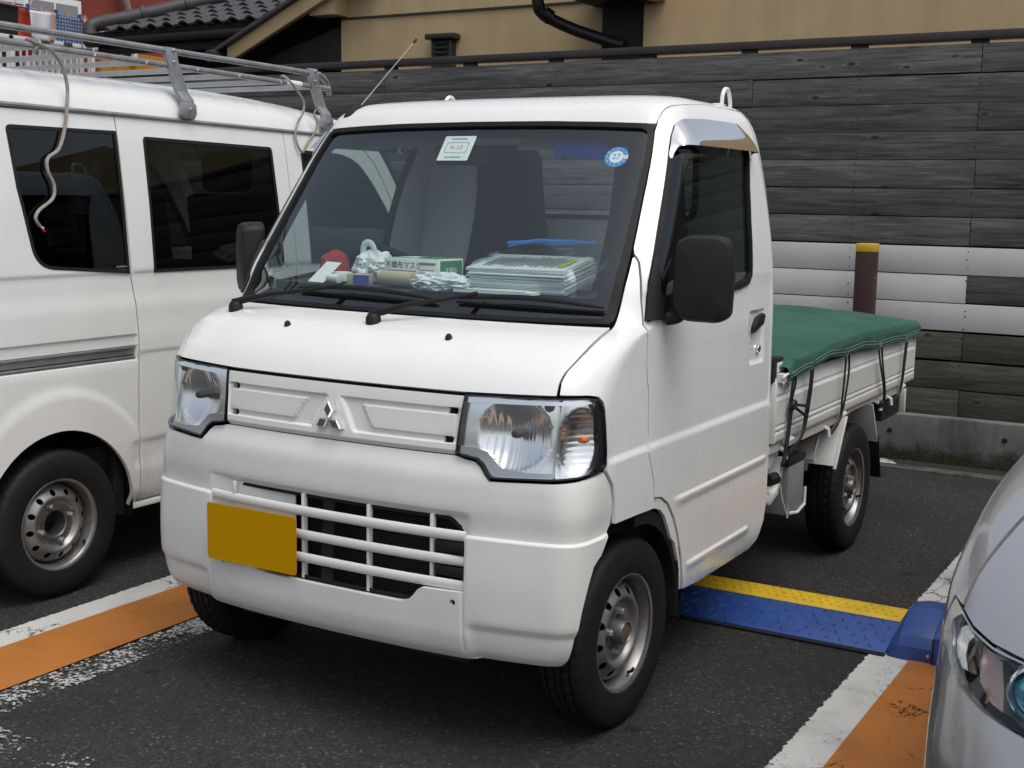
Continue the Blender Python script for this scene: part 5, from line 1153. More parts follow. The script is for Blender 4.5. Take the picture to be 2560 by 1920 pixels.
for y_ in (.12, 1.055, 1.915):
    for sg in (1, -1):
        def q(dx, y, z): return (VC+sg*(.640+dx), y, z)
        w_ = .030; path = [(.0145, y_-.012, 2.010), (.0145, y_, 1.955), (.018, y_+.045, 1.845), (.040, y_+.052, 1.815), (.046, y_+.050, 1.775)]
        b = MB()
        for dx, yy, z in path: b.v += [q(dx, yy-w_, z), q(dx, yy+w_, z), q(dx-.020, yy+w_, z), q(dx-.020, yy-w_, z)]
        b.f = [(4*i+k, 4*i+(k+1) % 4, 4*i+4+(k+1) % 4, 4*i+4+k) for i in range(len(path)-1) for k in range(4)]+[(3, 2, 1, 0), (16, 17, 18, 19)]
        lg = b.build('rack_leg', 'galv', RK, bevel=.003)
        P = [(y_+.012, 1.800), (y_+.084, 1.800), (y_+.088, 1.762), (y_+.075, 1.740), (y_+.020, 1.740), (y_+.0, 1.755)]
        MB().prism(P, 'x', VC+sg*.672, VC+sg*.690).build('leg_clamp', 'galv', lg, bevel=.003)
        for zz in (2.0, 1.956, 1.778):
            MB().lathe([(.0001, .007), (.006, .006), (.008, 0), (.008, -.006)], (VC+sg*(.655 if zz > 1.9 else .691), y_+(0 if zz > 1.9 else .05), zz), 'x', 8, sg).build('leg_bolt', 'chrome', lg, fix=False)
# two grey cables hanging off the rack --------------------------------
def cable(pts, label, r, x=None):
    c = MB().tube(bez(pts, 6), r, 8, flat=.7).build('hanging_cable', 'cable_grey', None, 60); tag(c, label, 'cable', 'cables hanging from the roof rack'); return c
K = 1.021; f_ = lambda y: -2.637+(y+2.637)*K; g_ = lambda z: 1.4525+(z-1.4525)*K
c1 = [(-1.600, f_(.33), 1.966), (-1.578, f_(.35), 1.955)]+[(-1.565, f_(y), g_(z)) for y, z in [(.385, 1.929), (.415, 1.905), (.441, 1.869), (.456, 1.804), (.442, 1.725), (.422, 1.657), (.388, 1.594), (.339, 1.562), (.333, 1.52), (.352, 1.471), (.34, 1.426), (.28, 1.387), (.262, 1.359), (.276, 1.334)]]
c1 = [(-1.635, f_(.345), 1.945), (-1.63, f_(.34), 1.962)]+c1
c1 = [(x if z > 1.76 else x+.018*sm(1.76, 1.70, z), y, z) for x, y, z in c1]
c1 = [(x+(VC+vX(min(1.73, z))+.012-x if z < 1.70 else 0), y, z) for x, y, z in c1]
CA = cable(c1, 'long grey cable hanging from the van rack across the rear side window', .0068)
e = Vector(c1[-1]); MB().tube([e, e+Vector((.002, .010, -.012)), e+Vector((.003, .020, -.020))], .003, 6).build('bare_wire', 'wire_red', CA); MB().tube([e, e+Vector((.002, .016, -.008))], .0025, 6).build('bare_wire', 'paper_white', CA)
MB().tube([(RX+.016*math.cos(a), f_(.355)+.01*math.sin(2*a), 1.948+.022*math.sin(a)) for a in [2*math.pi*k/14 for k in range(14)]], .007, 8, closed=True).build('cable_loop', 'cable_grey', CA)
K = 1.019
c2 = [(-1.62, f_(1.625), 1.945), (-1.600, f_(1.62), 1.960)]+[(-1.57, f_(y), g_(z)) for y, z in [(1.645, 1.92), (1.665, 1.902), (1.718, 1.851), (1.712, 1.802), (1.674, 1.751), (1.657, 1.688), (1.689, 1.634), (1.727, 1.67), (1.794, 1.73), (1.806, 1.773), (1.789, 1.80), (1.80, 1.822)]]
c2 = [(max(x, VC+vX(min(1.73, z))+.014) if z < 1.74 else x+.012, y, z) for x, y, z in c2]
cable(c2, 'short looped grey cable hanging near the front of the van rack', .006)

# ------------------------------------------------------------------ blue and yellow parking-lock flap between the lines
mat('lock_blue', (.018, .062, .25), .45, 0., .2, var=.25, vscale=7, rvar=.1); mat('lock_yellow', (.60, .40, .015), .55, var=.2, vscale=10); mat('rust', (.11, .045, .02), .9, var=.4, vscale=40)
LK = thing('parking_lock', 'blue and yellow steel parking-lock flap lying across the bay with its blue motor box', 'parking lock', (.9, 1.65, 0))
Y0, Y1, Y2, X0, X1 = 1.405, 1.615, 1.765, -.30, 1.185
def zf(y): return .010+.055*(y-Y0)/(Y1-Y0) if y < Y1 else .065-.045*((y-Y1)/(Y2-Y1))**2
MB().prism([(Y0, .006), (Y0, .012), (Y1, .060), (Y1+.004, .054), (Y1, .048), (Y0+.02, .006)], 'x', X0, X1).build('flap_plate', 'lock_blue', LK, bevel=.0015)
YC = [(1.607, .0625), (1.625, .0665), (1.645, .0705), (1.665, .074), (1.685, .076), (1.702, .0755), (1.717, .071), (1.730, .062), (1.742, .046), (1.752, .028), (1.758, .010)]; P = YC; MB().prism(P+[(y, z-.006) for y, z in P[::-1]], 'x', X0, X1).build('yellow_edge', 'lock_yellow', LK, 20)
MB().prism([(Y1-.014, .0585), (Y1-.006, .0665), (Y1+.006, .0690), (Y1+.006, .062)], 'x', X0, X1).build('hinge_strip', 'lock_yellow', LK, bevel=.0015)
MB().box(X0, X1, Y0-.02, Y0+.003, .003, .008).build('base_plate', 'dark_void', LK)
# raised tread lugs of the chequer plate: too many to pick apart, joined
b = MB(); random.seed(3)
sl = math.atan2(.055, Y1-Y0)
for i in range(30):
    for j in range(5):
        cx = X0+.03+i*.05+(.025 if j % 2 else 0); cy = Y0+.022+j*.041
        if cx > X1-.02: continue
        a = R(52) if (i+j) % 2 else R(-52)
        for s in (1,):
            pts = []
            for k in range(8):
                t_ = 2*math.pi*k/8; u, w_ = 0.017*math.cos(t_), .0046*math.sin(t_); pts.append((cx+u*math.cos(a)-w_*math.sin(a), cy+u*math.sin(a)+w_*math.cos(a)))
            n_ = 8; k0 = len(b.v); zt_ = lambda y: .012+.048*(y-Y0)/(Y1-Y0)
            b.add([(x, y, zt_(y)-.0005) for x, y in pts]+[((x-cx)*.6+cx, (y-cy)*.6+cy, zt_(y)+.0034) for x, y in pts], [(q, (q+1) % n_, n_+(q+1) % n_, n_+q) for q in range(n_)]+[tuple(range(n_, 2*n_))])
o = b.build('tread_lugs', 'lock_blue', LK, 20, fix=False); tag(o, kind='stuff')
b = MB()
for i in range(46):
    for j in range(3):
        x_ = X0+.02+i*.032+(.016 if j % 2 else 0); y_ = 1.632+j*.026; z_ = float(np.interp(y_, [q[0] for q in YC], [q[1] for q in YC]))
        if x_ < X1-.01: b.lathe([(.008, -.001), (.006, .003), (.0005, .0042)], (x_, y_, z_), 'z', 6)
o = b.build('yellow_studs', 'lock_yellow', LK, 40, fix=False); tag(o, kind='stuff')
# motor box: a hump with sloping end, then the upright cabinet
P = [(1.395, .004), (1.395, .050), (1.415, .085), (1.47, .115), (1.54, .140), (1.62, .145), (1.70, .115), (1.75, .060), (1.76, .004)]
b = MB(); rows = [(1.190, .28), (1.198, .60), (1.225, .92), (1.27, 1.0), (1.335, 1.0)]
for x, k in rows: b.v += [(x, 1.58+(y-1.58)*(.90+.10*k), .004+(z-.004)*k) for y, z in P]
n_ = len(P); b.f = [(i*n_+j, i*n_+j+1, (i+1)*n_+j+1, (i+1)*n_+j) for i in range(len(rows)-1) for j in range(n_-1)]+[tuple(range(n_)), tuple(range((len(rows)-1)*n_, len(rows)*n_))]
b.build('motor_hood', 'lock_blue', LK, 30, bevel=.002)
b = MB().prism([(1.385, .004), (1.385, .095), (1.43, .128), (1.53, .158), (1.63, .162), (1.72, .130), (1.77, .07), (1.775, .004)], 'x', 1.337, 1.62); b.build('motor_cabinet', 'lock_blue', LK, bevel=.006)
MB().box(1.3352, 1.3372, 1.384, 1.75, .005, .09).build('cabinet_joint', 'dark_void', LK)
MB().lathe([(.0001, -.006), (.006, -.005), (.008, .0), (.008, .006)], (1.322, 1.395, .030), 'y', 10).build('padlock_pin', 'satin_metal', LK)
MB().prism([(1.50, .118), (1.54, .1395), (1.57, .1405), (1.54, .128)], 'x', 1.262, 1.268).build('rust_scrape', 'rust', LK)

# ------------------------------------------------------------------ the silver car parked in the next bay, nose out
CARX = 2.572
CT = np.array([  # z, y0, X, Rx, Ry, Yr, Rr
(.20, -.98, .77, .30, .34, 2.95, .10), (.26, -1.04, .815, .30, .36, 2.98, .10), (.36, -1.07, .832, .30, .38, 3.0, .10), (.50, -1.07, .840, .30, .40, 3.0, .10), (.60, -1.055, .843, .30, .42, 3.0, .10),
(.68, -1.02, .844, .30, .42, 3.0, .10), (.75, -.975, .847, .30, .42, 3.0, .10), (.82, -.90, .851, .30, .42, 3.0, .10), (.88, -.78, .845, .29, .42, 3.0, .10), (.93, -.60, .835, .28, .42, 3.0, .10), (.965, -.36, .815, .27, .40, 3.0, .10), (.99, -.10, .775, .26, .38, 3.0, .10), (1.01, .12, .755, .24, .34, 3.0, .10),
(1.06, .20, .752, .20, .30, 2.98, .12), (1.30, .62, .715, .18, .28, 2.92, .14), (1.50, .97, .66, .18, .28, 2.85, .16), (1.57, 1.12, .62, .18, .28, 2.80, .18), (1.61, 1.30, .54, .18, .26, 2.70, .20), (1.63, 1.55, .36, .16, .2, 2.5, .16), (1.635, 1.8, .05, .02, .02, 2.1, .02)])
car = Rings(CT, .22, .30, CARX)
CA_ = thing('silver_car', 'silver grey car nosing out of the bay beside the parking lock', 'car', (CARX, 1.0, 0))
cz = car.v_of_z
def cf(x, z): return car.fx(x, z)
HL = [(a, cz(z)) for a, z in ((-.740, .811), (-.725, .803), (-.705, .798), (-.68, .800), (-.60, .802), (-.54, .796), (-.50, .76), (-.51, .722), (-.56, .715), (-.62, .718), (-.675, .727), (-.705, .729), (-.728, .737), (-.740, .748), (-.751, .760), (-.754, .775), (-.750, .798))]
HLm = [(-a, b_) for a, b_ in HL]
def mir(p): return [(-a, b_) for a, b_ in p]
# front bumper + fender sheet (left and right halves joined), with the lamp openings
vb, vt = cz(.205), cz(.838)
low = [(0, vb), (-.90, vb), (-.92, cz(.42)), (-.86, cz(.62)), (-.80, cz(.73)), (-.775, cz(.76)), (-.764, cz(.80)), (-.756, cz(.822)), (-.742, cz(.817)), (-.725, cz(.808)), (-.705, cz(.803)), (-.60, cz(.806)), (0, cz(.80))]
full_b = [(a, b_) for a, b_ in low]+[(-a, b_) for a, b_ in low[::-1] if a < -1e-6]
mouth = [cf(x, z) for x, z in ((-.34, .33), (.34, .33), (.40, .44), (-.40, .44))]
panel('front_bumper', full_b, [inset(HL, -.003), inset(HLm, -.003), rounded(mouth, .03)], car, 'silver_paint', CA_, .016, None, .02, ang=60)
MB().box(CARX-.42, CARX+.42, -.96, -.94, .30, .47).build('grille_mesh', 'dark_void', CA_)
ft = cz(.985)
lid = [(0, cz(.804)), (-.60, cz(.810)), (-.705, cz(.807)), (-.725, cz(.812)), (-.740, cz(.821)), (-.736, cz(.86)), (-.722, cz(.91)), (-.70, cz(.96)), (-.69, cz(1.0)), (0, cz(1.0))]
panel('bonnet', lid+[(-a, b_) for a, b_ in lid[::-1] if a < -1e-6], [], car, 'silver_paint', CA_, .018, None, .015, ang=60)
for sg in (-1, 1):
    fn = car if sg < 0 else car
    q = lambda p: [(a*(-sg) if False else (a if sg < 0 else -a), b_) for a, b_ in p]
    fend = [(-.744, cz(.823)), (-.760, cz(.824)), (-.768, cz(.80)), (-.780, cz(.762)), (-.805, cz(.735)), (-.865, cz(.625)), (-.925, cz(.42)), (-.935, cz(.36)), (-.95, cz(.50)), (-.985, cz(.60)), (-1.03, cz(.645)), (-1.08, cz(.64)), (-1.13, cz(.59)), (-1.165, cz(.48)), (-1.175, cz(.30)), (-1.20, cz(.30)), (-1.20, cz(1.0)), (-.694, cz(1.003)), (-.704, cz(.96)), (-.726, cz(.91)), (-.740, cz(.86))]
    panel('front_fender', q(fend), [], car, 'silver_paint', CA_, .016, None, .018, ang=60)
    doorp = [(-1.205, cz(.30)), (-1.95, cz(.30)), (-1.95, cz(1.0)), (-1.205, cz(1.0))]
    panel('side_panel', q(doorp), [], car, 'silver_paint', CA_, .05, None, .018)
    H = inset(q(HL), .001)
    hl = panel('headlamp', H, [], car, 'black_gloss', CA_, .02, lambda u, v, p: -.055, 0)
    panel('lens', H, [], car, 'lens_clear', hl, .025, None, .02)
    dv = [(a, cz(z)) for a, z in ((-.738, .808), (-.748, .796), (-.752, .775), (-.749, .762), (-.738, .754), (-.730, .757), (-.736, .772), (-.734, .79), (-.728, .802))]
    panel('lamp_reflector', q(dv), [], car, 'reflector', hl, .012, lambda u, v, p: -.012, .02)
    pk = [(a, cz(z)) for a, z in ((-.728, .800), (-.732, .775), (-.726, .752), (-.712, .738), (-.702, .738), (-.703, .76), (-.706, .78), (-.708, .796))]
    panel('indicator', q(pk), [], car, 'lamp_pink', hl, .012, lambda u, v, p: -.030+.0015*math.sin(u*500), .02) if 'lamp_pink' in MATS else (mat('lamp_pink', (.42, .30, .27), .3, .6), panel('indicator', q(pk), [], car, 'lamp_pink', hl, .012, lambda u, v, p: -.030+.0015*math.sin(u*500), .02))
    c = Vector(car(*( (-.672 if sg < 0 else .672), cz(.762)))); 
    if 'lamp_blue' not in MATS: mat('lamp_blue', (.10, .42, .62), .10, .7)
    MB().lathe([(.0001, -.022), (.015, -.019), (.028, -.010), (.036, .004), (.038, .02)], c+Vector((0, .050, 0)), 'y', 28).build('projector', 'lamp_blue', hl, 60, fix=False); MB().lathe([(.038, .0), (.042, -.008), (.046, .0), (.044, .03)], c+Vector((0, .052, 0)), 'y', 28).build('projector_ring', 'chrome', hl, 60, fix=False)
    put_wheel(CA_, (CARX+sg*.745, -.36+.05, .290), VAN_RIM, 0 if sg > 0 else math.pi); put_wheel(CA_, (CARX+sg*.745, 2.30, .290), VAN_RIM, 0 if sg > 0 else math.pi)
    win = [(-.80, cz(1.07)), (-1.93, cz(1.07)), (-1.90, cz(1.47)), (-.86, cz(1.47))]
    panel('side_glass', q(win), [], car, 'privacy_glass', CA_, .06, None, .02, off=.001)
    mbx = MB().box(CARX+sg*.78, CARX+sg*.875, .42, .58, 1.03, 1.16).build('door_mirror', 'silver_paint', CA_, bevel=.03)
    MB().box(CARX+sg*.72, CARX+sg*.80, .50, .56, 1.02, 1.05).build('mirror_arm', 'black_trim', CA_)
ws = [(-.56, cz(1.075)), (.56, cz(1.075)), (.57, cz(1.48)), (-.57, cz(1.48))]
panel('windscreen', rounded(ws, .05), [], car, 'side_glass', CA_, .06, None, .0, off=.002)
up = [(0, cz(1.004)), (-2.0, cz(1.004)), (-2.7, cz(1.004)), (-2.7, float(car.V[-1])-.003), (0, float(car.V[-1])-.003)]
panel('cabin', [(-a, b_) for a, b_ in up], [[(a, b_) for a, b_ in rounded([(.001+.0, cz(1.085)), (.55, cz(1.085)), (.56, cz(1.47)), (.001, cz(1.47))], .0)]], car, 'silver_paint', CA_, .06, None, .02, sym=True)
tl = [(1.95, cz(.30)), (2.7, cz(.30)), (2.7, cz(1.0)), (1.95, cz(1.0))]
panel('tail', tl, [], car, 'silver_paint', CA_, .06, None, .02, sym=True)
MB().box(CARX-.62, CARX+.62, -.70, 2.9, .17, .34).build('underbody', 'underbody', CA_); MB().box(CARX-.60, CARX+.60, .1, 2.7, .34, .92).build('cabin_floor', 'dark_void', CA_)

# ------------------------------------------------------------------ houses behind the fence
m, t, n, b = nodes('stucco_beige'); v = mapping(n, t); x = noisetex(n, t, 2.5, 6, .6, v); r = ramp(n, [(.3, (.49, .36, .195)), (.7, (.56, .42, .235))]); L(t, x.outputs[0], r.inputs[0])
st = noisetex(n, t, 2., 6, .7, mapping(n, t, (2, 2, .25))); rs = ramp(n, [(.42, 1.), (.75, .84)]); L(t, st.outputs[0], rs.inputs[0]); L(t, mixc(n, t, 1., r.outputs[0], rs.outputs[0], 'MULTIPLY'), b.inputs['Base Color']); b.inputs['Roughness'].default_value = .9
bump(n, t, b, noisetex(n, t, 160, 4, .7, v).outputs[0], .35, .004)
mat('roof_tile', (.050, .048, .050), .42, 0., 0., var=.35, vscale=5, rvar=.12); mat('dark_timber', (.018, .015, .013), .75, var=.4, vscale=6); mat('dark_green_metal', (.035, .042, .042), .4, .3); mat('gutter_brown', (.020, .018, .018), .4)
HS = thing('beige_house', 'beige stucco house with dark eaves and louvre vent behind the fence', 'house', (-1.5, 7.5, 0))
MB().box(-1.89, 7.0, 6.0, 11, 0, 3.35).build('wall', 'stucco_beige', HS); MB().box(-5.12, -1.88, 6.60, 10.9, 0, 3.5).build('wall', 'stucco_beige', HS)
MB().box(-5.13, -1.885, 6.586, 6.602, 2.995, 3.012).build('string_course', 'gutter_brown', HS)
# eave over the recess between the two wings: beige fascia box with a dark soffit
MB().prism([(-2.62, 2.97), (-1.80, 2.86), (-1.72, 2.87), (-1.72, 3.02), (-2.62, 3.12)], 'y', 5.62, 6.66).build('eave_box', 'stucco_beige', HS, bevel=.005)
MB().prism([(-2.60, 2.962), (-1.80, 2.854), (-1.80, 2.859), (-2.60, 2.968)], 'y', 5.64, 6.64).build('soffit', 'dark_timber', HS)
MB().box(-2.25, -1.893, 6.05, 6.598, 0, 2.90).build('recess_shade', 'dark_timber', HS)  # dark block in place of the shaded recess; the shade is its colour
DP = MB().tube(bez([(-2.62, 5.72, 3.05), (-2.62, 5.73, 2.88), (-2.60, 5.78, 2.80), (-2.45, 5.92, 2.71), (-2.20, 6.03, 2.62), (-2.05, 6.035, 2.58)], 5), .045, 12).build('downpipe', 'gutter_brown', HS); MB().lathe([(.062, -.05), (.062, .05)], (-2.62, 5.725, 2.95), 'z', 14).build('pipe_collar', 'gutter_brown', DP); MB().tube([(-2.60, 5.775, 2.81), (-2.56, 5.82, 2.775)], .056, 12).build('pipe_collar', 'gutter_brown', DP)
# louvre vent
VT = MB().box(-4.10, -3.90, 6.52, 6.60, 2.45, 2.765).build('vent', 'gutter_brown', HS, bevel=.004); MB().box(-4.145, -3.855, 6.48, 6.60, 2.767, 2.815).build('vent_hood', 'gutter_brown', VT, bevel=.01)
for k in range(7):
    z_ = 2.485+k*.040; MB().prism([(6.500, z_), (6.521, z_+.02), (6.521, z_+.032), (6.496, z_+.010)], 'x', -4.075, -3.925).build('louvre', 'dark_timber', VT)
# sloping verge of the left wing: beige barge board, dark tiles on top, dark soffit
def slab(pts, y0, y1, th, m, name, par):
    b = MB(); b.prism([(x, z) for x, z in pts]+[(x, z-th) for x, z in pts[::-1]], 'y', y0, y1); return b.build(name, m, par, bevel=.004)
slab([(-6.25, 2.782), (-4.6, 3.501)], 6.35, 6.41, .14, 'stucco_beige', 'barge_board', HS)
slab([(-6.37, 2.772), (-4.6, 3.544)], 6.30, 9.2, .042, 'roof_tile', 'roof_edge', HS)
slab([(-6.28, 2.736), (-4.6, 3.463)], 6.42, 9.1, .05, 'dark_timber', 'soffit', HS)
MB().prism(circle((-6.36, 2.70), .06, 10), 'y', 6.23, 9.2).build('eave_gutter', 'dark_green_metal', HS)
MB().prism([(-5.34, 3.02), (-5.05, 3.02), (-5.05, 3.30), (-5.20, 3.30)], 'y', 6.415, 6.60).build('purlin_end', 'stucco_beige', HS, bevel=.005)
MB().prism([(-6.02, 2.60), (-5.13, 2.60), (-5.13, 2.95), (-6.02, 2.70)], 'y', 6.62, 6.7).build('shadow_wall', 'dark_timber', HS)  # dark panel added as the shade beneath the verge
# ------------------------------------------------------------------ tiled roof of the dark house next door
TH = thing('tiled_house', 'dark timber house with a grey wavy tile roof behind the van', 'house', (-9.5, 9.5, 0))
MB().box(-9.4, -5.3, 8.7, 12.5, 0, 3.15).build('wall', 'dark_timber', TH)
A0 = Vector((-9.93, 8.0, 3.27)); EX = Vector((1, 0, .006)); UP = Vector((.12, .93, .36)).normalized()
tile = None
def tile_mesh():
    nx, ny = 12, 2; P = []; w_, l_ = .272, .30
    for k, dz in ((0, 0), (1, -.022)):
        for j in range(ny+1):
            for i in range(nx+1):
                u = i/nx; z = .028*math.cos(2*math.pi*(u-.25)) if u < .62 else .028*math.cos(2*math.pi*.37)+.012*math.sin((u-.62)/.38*math.pi)
                P.append((u*w_, j/ny*l_, z+dz+.030*(1-j/ny)))
    F = []; q = (nx+1)*(ny+1)
    for j in range(ny):
        for i in range(nx):
            a = j*(nx+1)+i; F.append((a, a+1, a+nx+2, a+nx+1)); F.append((q+a+nx+1, q+a+nx+2, q+a+1, q+a))
    for i in range(nx): F.append((q+i, q+i+1, i+1, i))
    for j in range(ny): a = j*(nx+1)+nx; F.append((a, q+a, q+a+nx+1, a+nx+1)); a = j*(nx+1); F.append((a+nx+1, q+a+nx+1, q+a, a))
    me = bpy.data.meshes.new('tile'); me.from_pydata(P, [], F); me.materials.append(MATS['roof_tile']); me.polygons.foreach_set('use_smooth', [True]*len(me.polygons)); me.set_sharp_from_angle(angle=R(40)); return me
TM = tile_mesh(); nrm = EX.cross(UP).normalized(); Mt = Matrix((EX.normalized(), (UP-EX.normalized()*UP.dot(EX.normalized())).normalized(), nrm)).transposed().to_4x4()
Uv = Mt.col[1].to_3d()
random.seed(5)
for r_ in range(8):
    for c_ in range(19):
        p = A0+Vector((.20, 0, .012))+EX*(c_*.245)+Uv*(r_*.255)
        if c_*.245+.10 < r_*.255*.92: continue
        o = bpy.data.objects.new('tile', TM); COL.objects.link(o); o.parent = TH; o.matrix_parent_inverse = world(TH).inverted()
        o.matrix_basis = Matrix.Translation(p+Vector((0, 0, random.uniform(-.003, .003)))) @ Mt @ Matrix.Rotation(random.uniform(-.01, .01), 4, 'Y')
# deck under the tiles, hip ridge with collars, fascia and gutter
b = MB(); q = [A0+Vector((.12, .04, -.03)), A0+EX*4.9+Vector((0, .04, -.03)), A0+EX*4.9+Uv*2.2+Vector((0, 0, -.04)), A0+EX*2.1+Uv*2.2+Vector((0, 0, -.04))]; b.add([tuple(p) for p in q], [(0, 1, 2, 3)]); b.build('roof_deck', 'dark_timber', TH)
hip = [A0+Vector((.03, -.02, -.02)), A0+Vector((.02, .0, .075)), A0+Vector((.09, .10, .135))]+[A0+(EX*.93+Uv)*k+Vector((.05, .05, .10)) for k in (.3, .8, 1.4, 2.1)]
HR = MB().tube(bez(hip, 5), .088, 14).build('hip_ridge', 'roof_tile', TH)
for k in (.42, .80, 1.18, 1.56):
    p = A0+(EX*.93+Uv)*k+Vector((.05, .05, .10)); d = (EX*.93+Uv).normalized(); MB().tube([p-d*.03, p-d*.022, p+d*.022, p+d*.03], [.088, .108, .108, .088], 14).build('ridge_collar', 'roof_tile', HR)
MB().box(-9.85, -5.0, 8.05, 8.09, 3.03, 3.295).build('fascia', 'dark_timber', TH); MB().prism([(7.95, 3.17), (7.97, 3.13), (8.04, 3.12), (8.05, 3.20), (8.04, 3.21), (7.955, 3.21)], 'x', -9.98, -5.0).build('eave_gutter', 'gutter_brown', TH)
MB().add([(-9.95, 8.05, 3.06), (-5.0, 8.05, 3.06), (-5.0, 8.75, 3.16), (-9.4, 8.75, 3.16)], [(0, 1, 2, 3)]).build('soffit', 'dark_timber', TH)
# ------------------------------------------------------------------ red flats with a balcony
mat('wall_red', (.20, .035, .022), .85, var=.2, vscale=3); mat('wall_orange', (.50, .22, .02), .85, var=.12, vscale=3); mat('sash_white', (.66, .66, .65), .5); mat('pane', (.22, .24, .25), .15); mat('pale_wood', (.50, .34, .24), .7)
RB = thing('red_flats', 'red block of flats with a white railed balcony beyond the van', 'building', (-13, 10, 0))
MB().box(-16, -12.2, 4.0, 16.0, 0, 6.0).build('wall', 'wall_red', RB)
MB().box(-12.2, -10.95, 4.0, 13.2, 2.55, 2.80).build('balcony_slab', 'wall_red', RB)
MB().box(-12.2, -11.9, 6.2, 7.93, 2.8, 6.0).build('orange_wall', 'wall_orange', RB); MB().box(-11.9, -11.80, 7.80, 7.93, 2.8, 6.0).build('corner_board', 'pale_wood', RB)
b_ = MB().box(-10.99, -10.93, 9.05, 12.6, 2.78, 3.26).build('parapet', 'wall_orange', RB)
MB().box(-11.03, -10.97, 4.0, 8.96, 3.235, 3.285).build('railing', 'sash_white', RB, bevel=.004); MB().box(-11.03, -10.97, 4.0, 8.96, 2.84, 2.88).build('railing_foot', 'sash_white', RB)
for k in range(34): y_ = 8.91-k*.094; MB().box(-11.010, -10.990, y_-.010, y_+.010, 2.88, 3.235).build('baluster', 'sash_white', RB)
MB().box(-11.03, -10.97, 8.93, 8.99, 2.80, 3.30).build('railing_post', 'sash_white', RB); MB().box(-11.03, -10.97, 7.70, 7.76, 2.80, 3.285).build('railing_post', 'sash_white', RB)
WD = MB().box(-12.2, -12.12, 8.85, 9.80, 2.90, 4.02).build('window', 'sash_white', RB, bevel=.006); MB().box(-12.118, -12.108, 8.93, 9.33, 2.98, 3.94).build('pane', 'pane', WD); MB().box(-12.118, -12.108, 9.37, 9.73, 2.98, 3.94).build('pane', 'pane', WD)
MB().box(-12.19, -12.15, 8.10, 8.80, 2.85, 4.02).build('door_opening', 'dark_void', RB); MB().box(-12.16, -12.10, 8.00, 8.84, 3.85, 3.92).build('transom', 'sash_white', RB)
MB().tube(bez([(-12.1, 10.45, 4.6), (-12.05, 10.5, 4.2), (-12.08, 10.6, 3.95), (-12.0, 10.52, 3.75)], 6), .055, 8).build('vine_stem', 'cable_grey', RB)
# laundry pole and the washing on it
mat('wash_white', (.62, .62, .66), .9, var=.08); mat('wash_red', (.40, .045, .025), .9, var=.1); mat('wash_pink', (.52, .30, .24), .9, var=.2, vscale=9); mat('wash_stripe', (.50, .52, .60), .9, var=.15, vscale=5); mat('wash_navy', (.04, .06, .13), .9, var=.3, vscale=8); mat('wash_blue', (.05, .08, .36), .9)
m, t, n, b = nodes('wash_dots'); v = mapping(n, t, (1, 24, 24)); vo = n.new('ShaderNodeTexVoronoi'); vo.inputs['Scale'].default_value = 1.; vo.inputs['Randomness'].default_value = 0.; L(t, v, vo.inputs['Vector']); r = ramp(n, [(.17, (.50, .52, .58)), (.22, (.065, .10, .20))]); L(t, vo.outputs['Distance'], r.inputs[0]); L(t, r.outputs[0], b.inputs['Base Color']); b.inputs['Roughness'].default_value = .9
LP = MB().tube([(-11.0, 6.9, 3.668), (-11.0, 9.6, 3.575)], .014, 8).build('laundry_pole', 'satin_metal', None); tag(LP, 'thin metal pole with washing along the balcony', 'pole')
def poleZ(y): return 3.668-.0344*(y-6.9)
def wash(name, y0, y1, drop0, drop1, m, label, cat, x=-11.0, taper=0., n=10, fold=.03, z0=None, seed=0.):
    P = []; nz = 10
    for k in range(nz+1):
        f = k/nz
        for i in range(n+1):
            u = i/n; y = y0+(y1-y0)*u; y = (y0+y1)/2+(y-(y0+y1)/2)*(1-taper*(1-f)); zt = (poleZ(y) if z0 is None else z0)+.004; dr = drop0+(drop1-drop0)*u
            P.append((x+fold*math.sin(u*9+seed)*f+.012, y, zt-dr*f))
    o = MB().add(P, [(k*(n+1)+i, k*(n+1)+i+1, (k+1)*(n+1)+i+1, (k+1)*(n+1)+i) for k in range(nz) for i in range(n)]).build(name, m, None, 60, fix=False)
    md = o.modifiers.new('thick', 'SOLIDIFY'); md.thickness = .006; tag(o, label, cat, 'washing on the balcony'); return o
wash('red_shirt', 7.85, 8.20, .58, .56, 'wash_red', 'red shirt hung on the balcony pole', 'shirt', -11.06, .35, seed=1)
wash('white_cloth', 7.985, 8.30, .33, .36, 'wash_white', 'white cloth hung over the balcony rail in front of the red shirt', 'cloth', -10.955, 0, z0=3.60, seed=2)
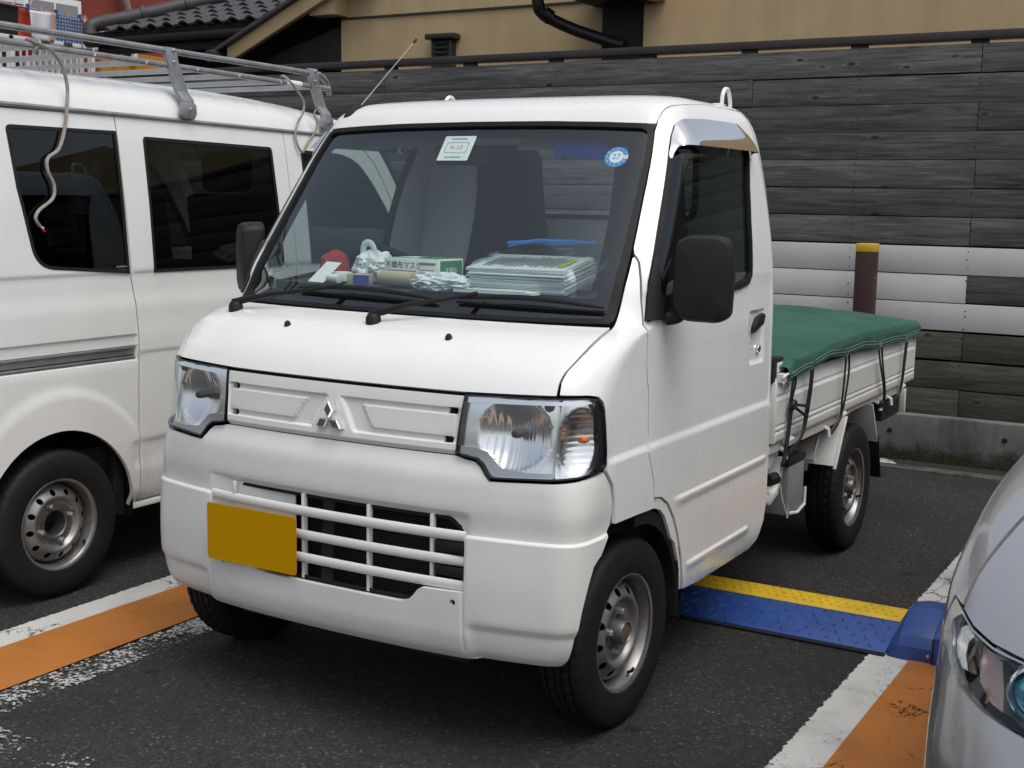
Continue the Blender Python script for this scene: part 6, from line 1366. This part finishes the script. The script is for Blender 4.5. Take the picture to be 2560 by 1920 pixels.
wash('pink_towel', 8.235, 8.395, .35, .36, 'wash_pink', 'narrow pink patterned towel between white cloth and dotted cloth', 'towel', -10.985, 0, fold=.02, seed=3)
wash('dotted_cloth', 8.40, 8.80, .37, .37, 'wash_dots', 'navy cloth with white dots hung on the balcony pole', 'cloth', -10.99, 0, seed=4)
wash('beige_trousers', 8.70, 8.84, .40, .42, 'pale_wood', 'beige garment half hidden behind the dotted cloth', 'garment', -11.05, 0, fold=.02, seed=5)
wash('striped_towel', 8.835, 9.16, .37, .38, 'wash_stripe', 'pale striped towel hanging right of the dotted cloth', 'towel', -10.99, 0, seed=6)
wash('navy_socks', 9.20, 9.62, .25, .14, 'wash_navy', 'dark navy garment bundled under the tile eave', 'garment', -10.94, 0, z0=3.34, seed=7)
wash('blue_scarf', 9.28, 9.64, .09, .10, 'wash_blue', 'bright blue scarf lying over the navy garment', 'scarf', -10.90, 0, z0=3.35, seed=8)
wash('white_socks', 9.50, 9.63, .17, .16, 'wash_white', 'white socks hanging below the blue scarf', 'socks', -10.88, 0, z0=3.30, seed=9)
random.seed(9)
for k, y_ in enumerate((8.00, 8.18, 8.42, 8.58, 8.78, 8.86, 9.10)):
    o = MB().box(-11.02, -10.965, y_-.008, y_+.008, poleZ(y_)-.03, poleZ(y_)+.05).build('clothes_peg', ('wash_blue', 'pale_wood')[k % 2], None); tag(o, ('blue', 'pale wooden')[k % 2]+' clothes peg on the balcony pole above the '+('red shirt', 'white cloth', 'dotted cloth, left end', 'middle of the dotted cloth', 'dotted cloth, right end', 'striped towel, left end', 'striped towel, right end')[k], 'clothes peg', 'pegs on the balcony pole')
for y_, z_ in ((7.80, 3.95), (8.02, 3.96)):
    o = MB().tube(bez([(-11.0, y_, poleZ(y_)+.01), (-11.0, y_+.05, poleZ(y_)+.10), (-11.02, y_+.10, z_-.05), (-11.02, y_+.07, z_+.25)], 5), .012, 6).build('pole_hook', 'pale_wood', None); tag(o, 'pale hooked hanger on the laundry pole '+('next to the orange wall' if y_ < 7.9 else 'above the red shirt'), 'hanger', 'hangers on the balcony')
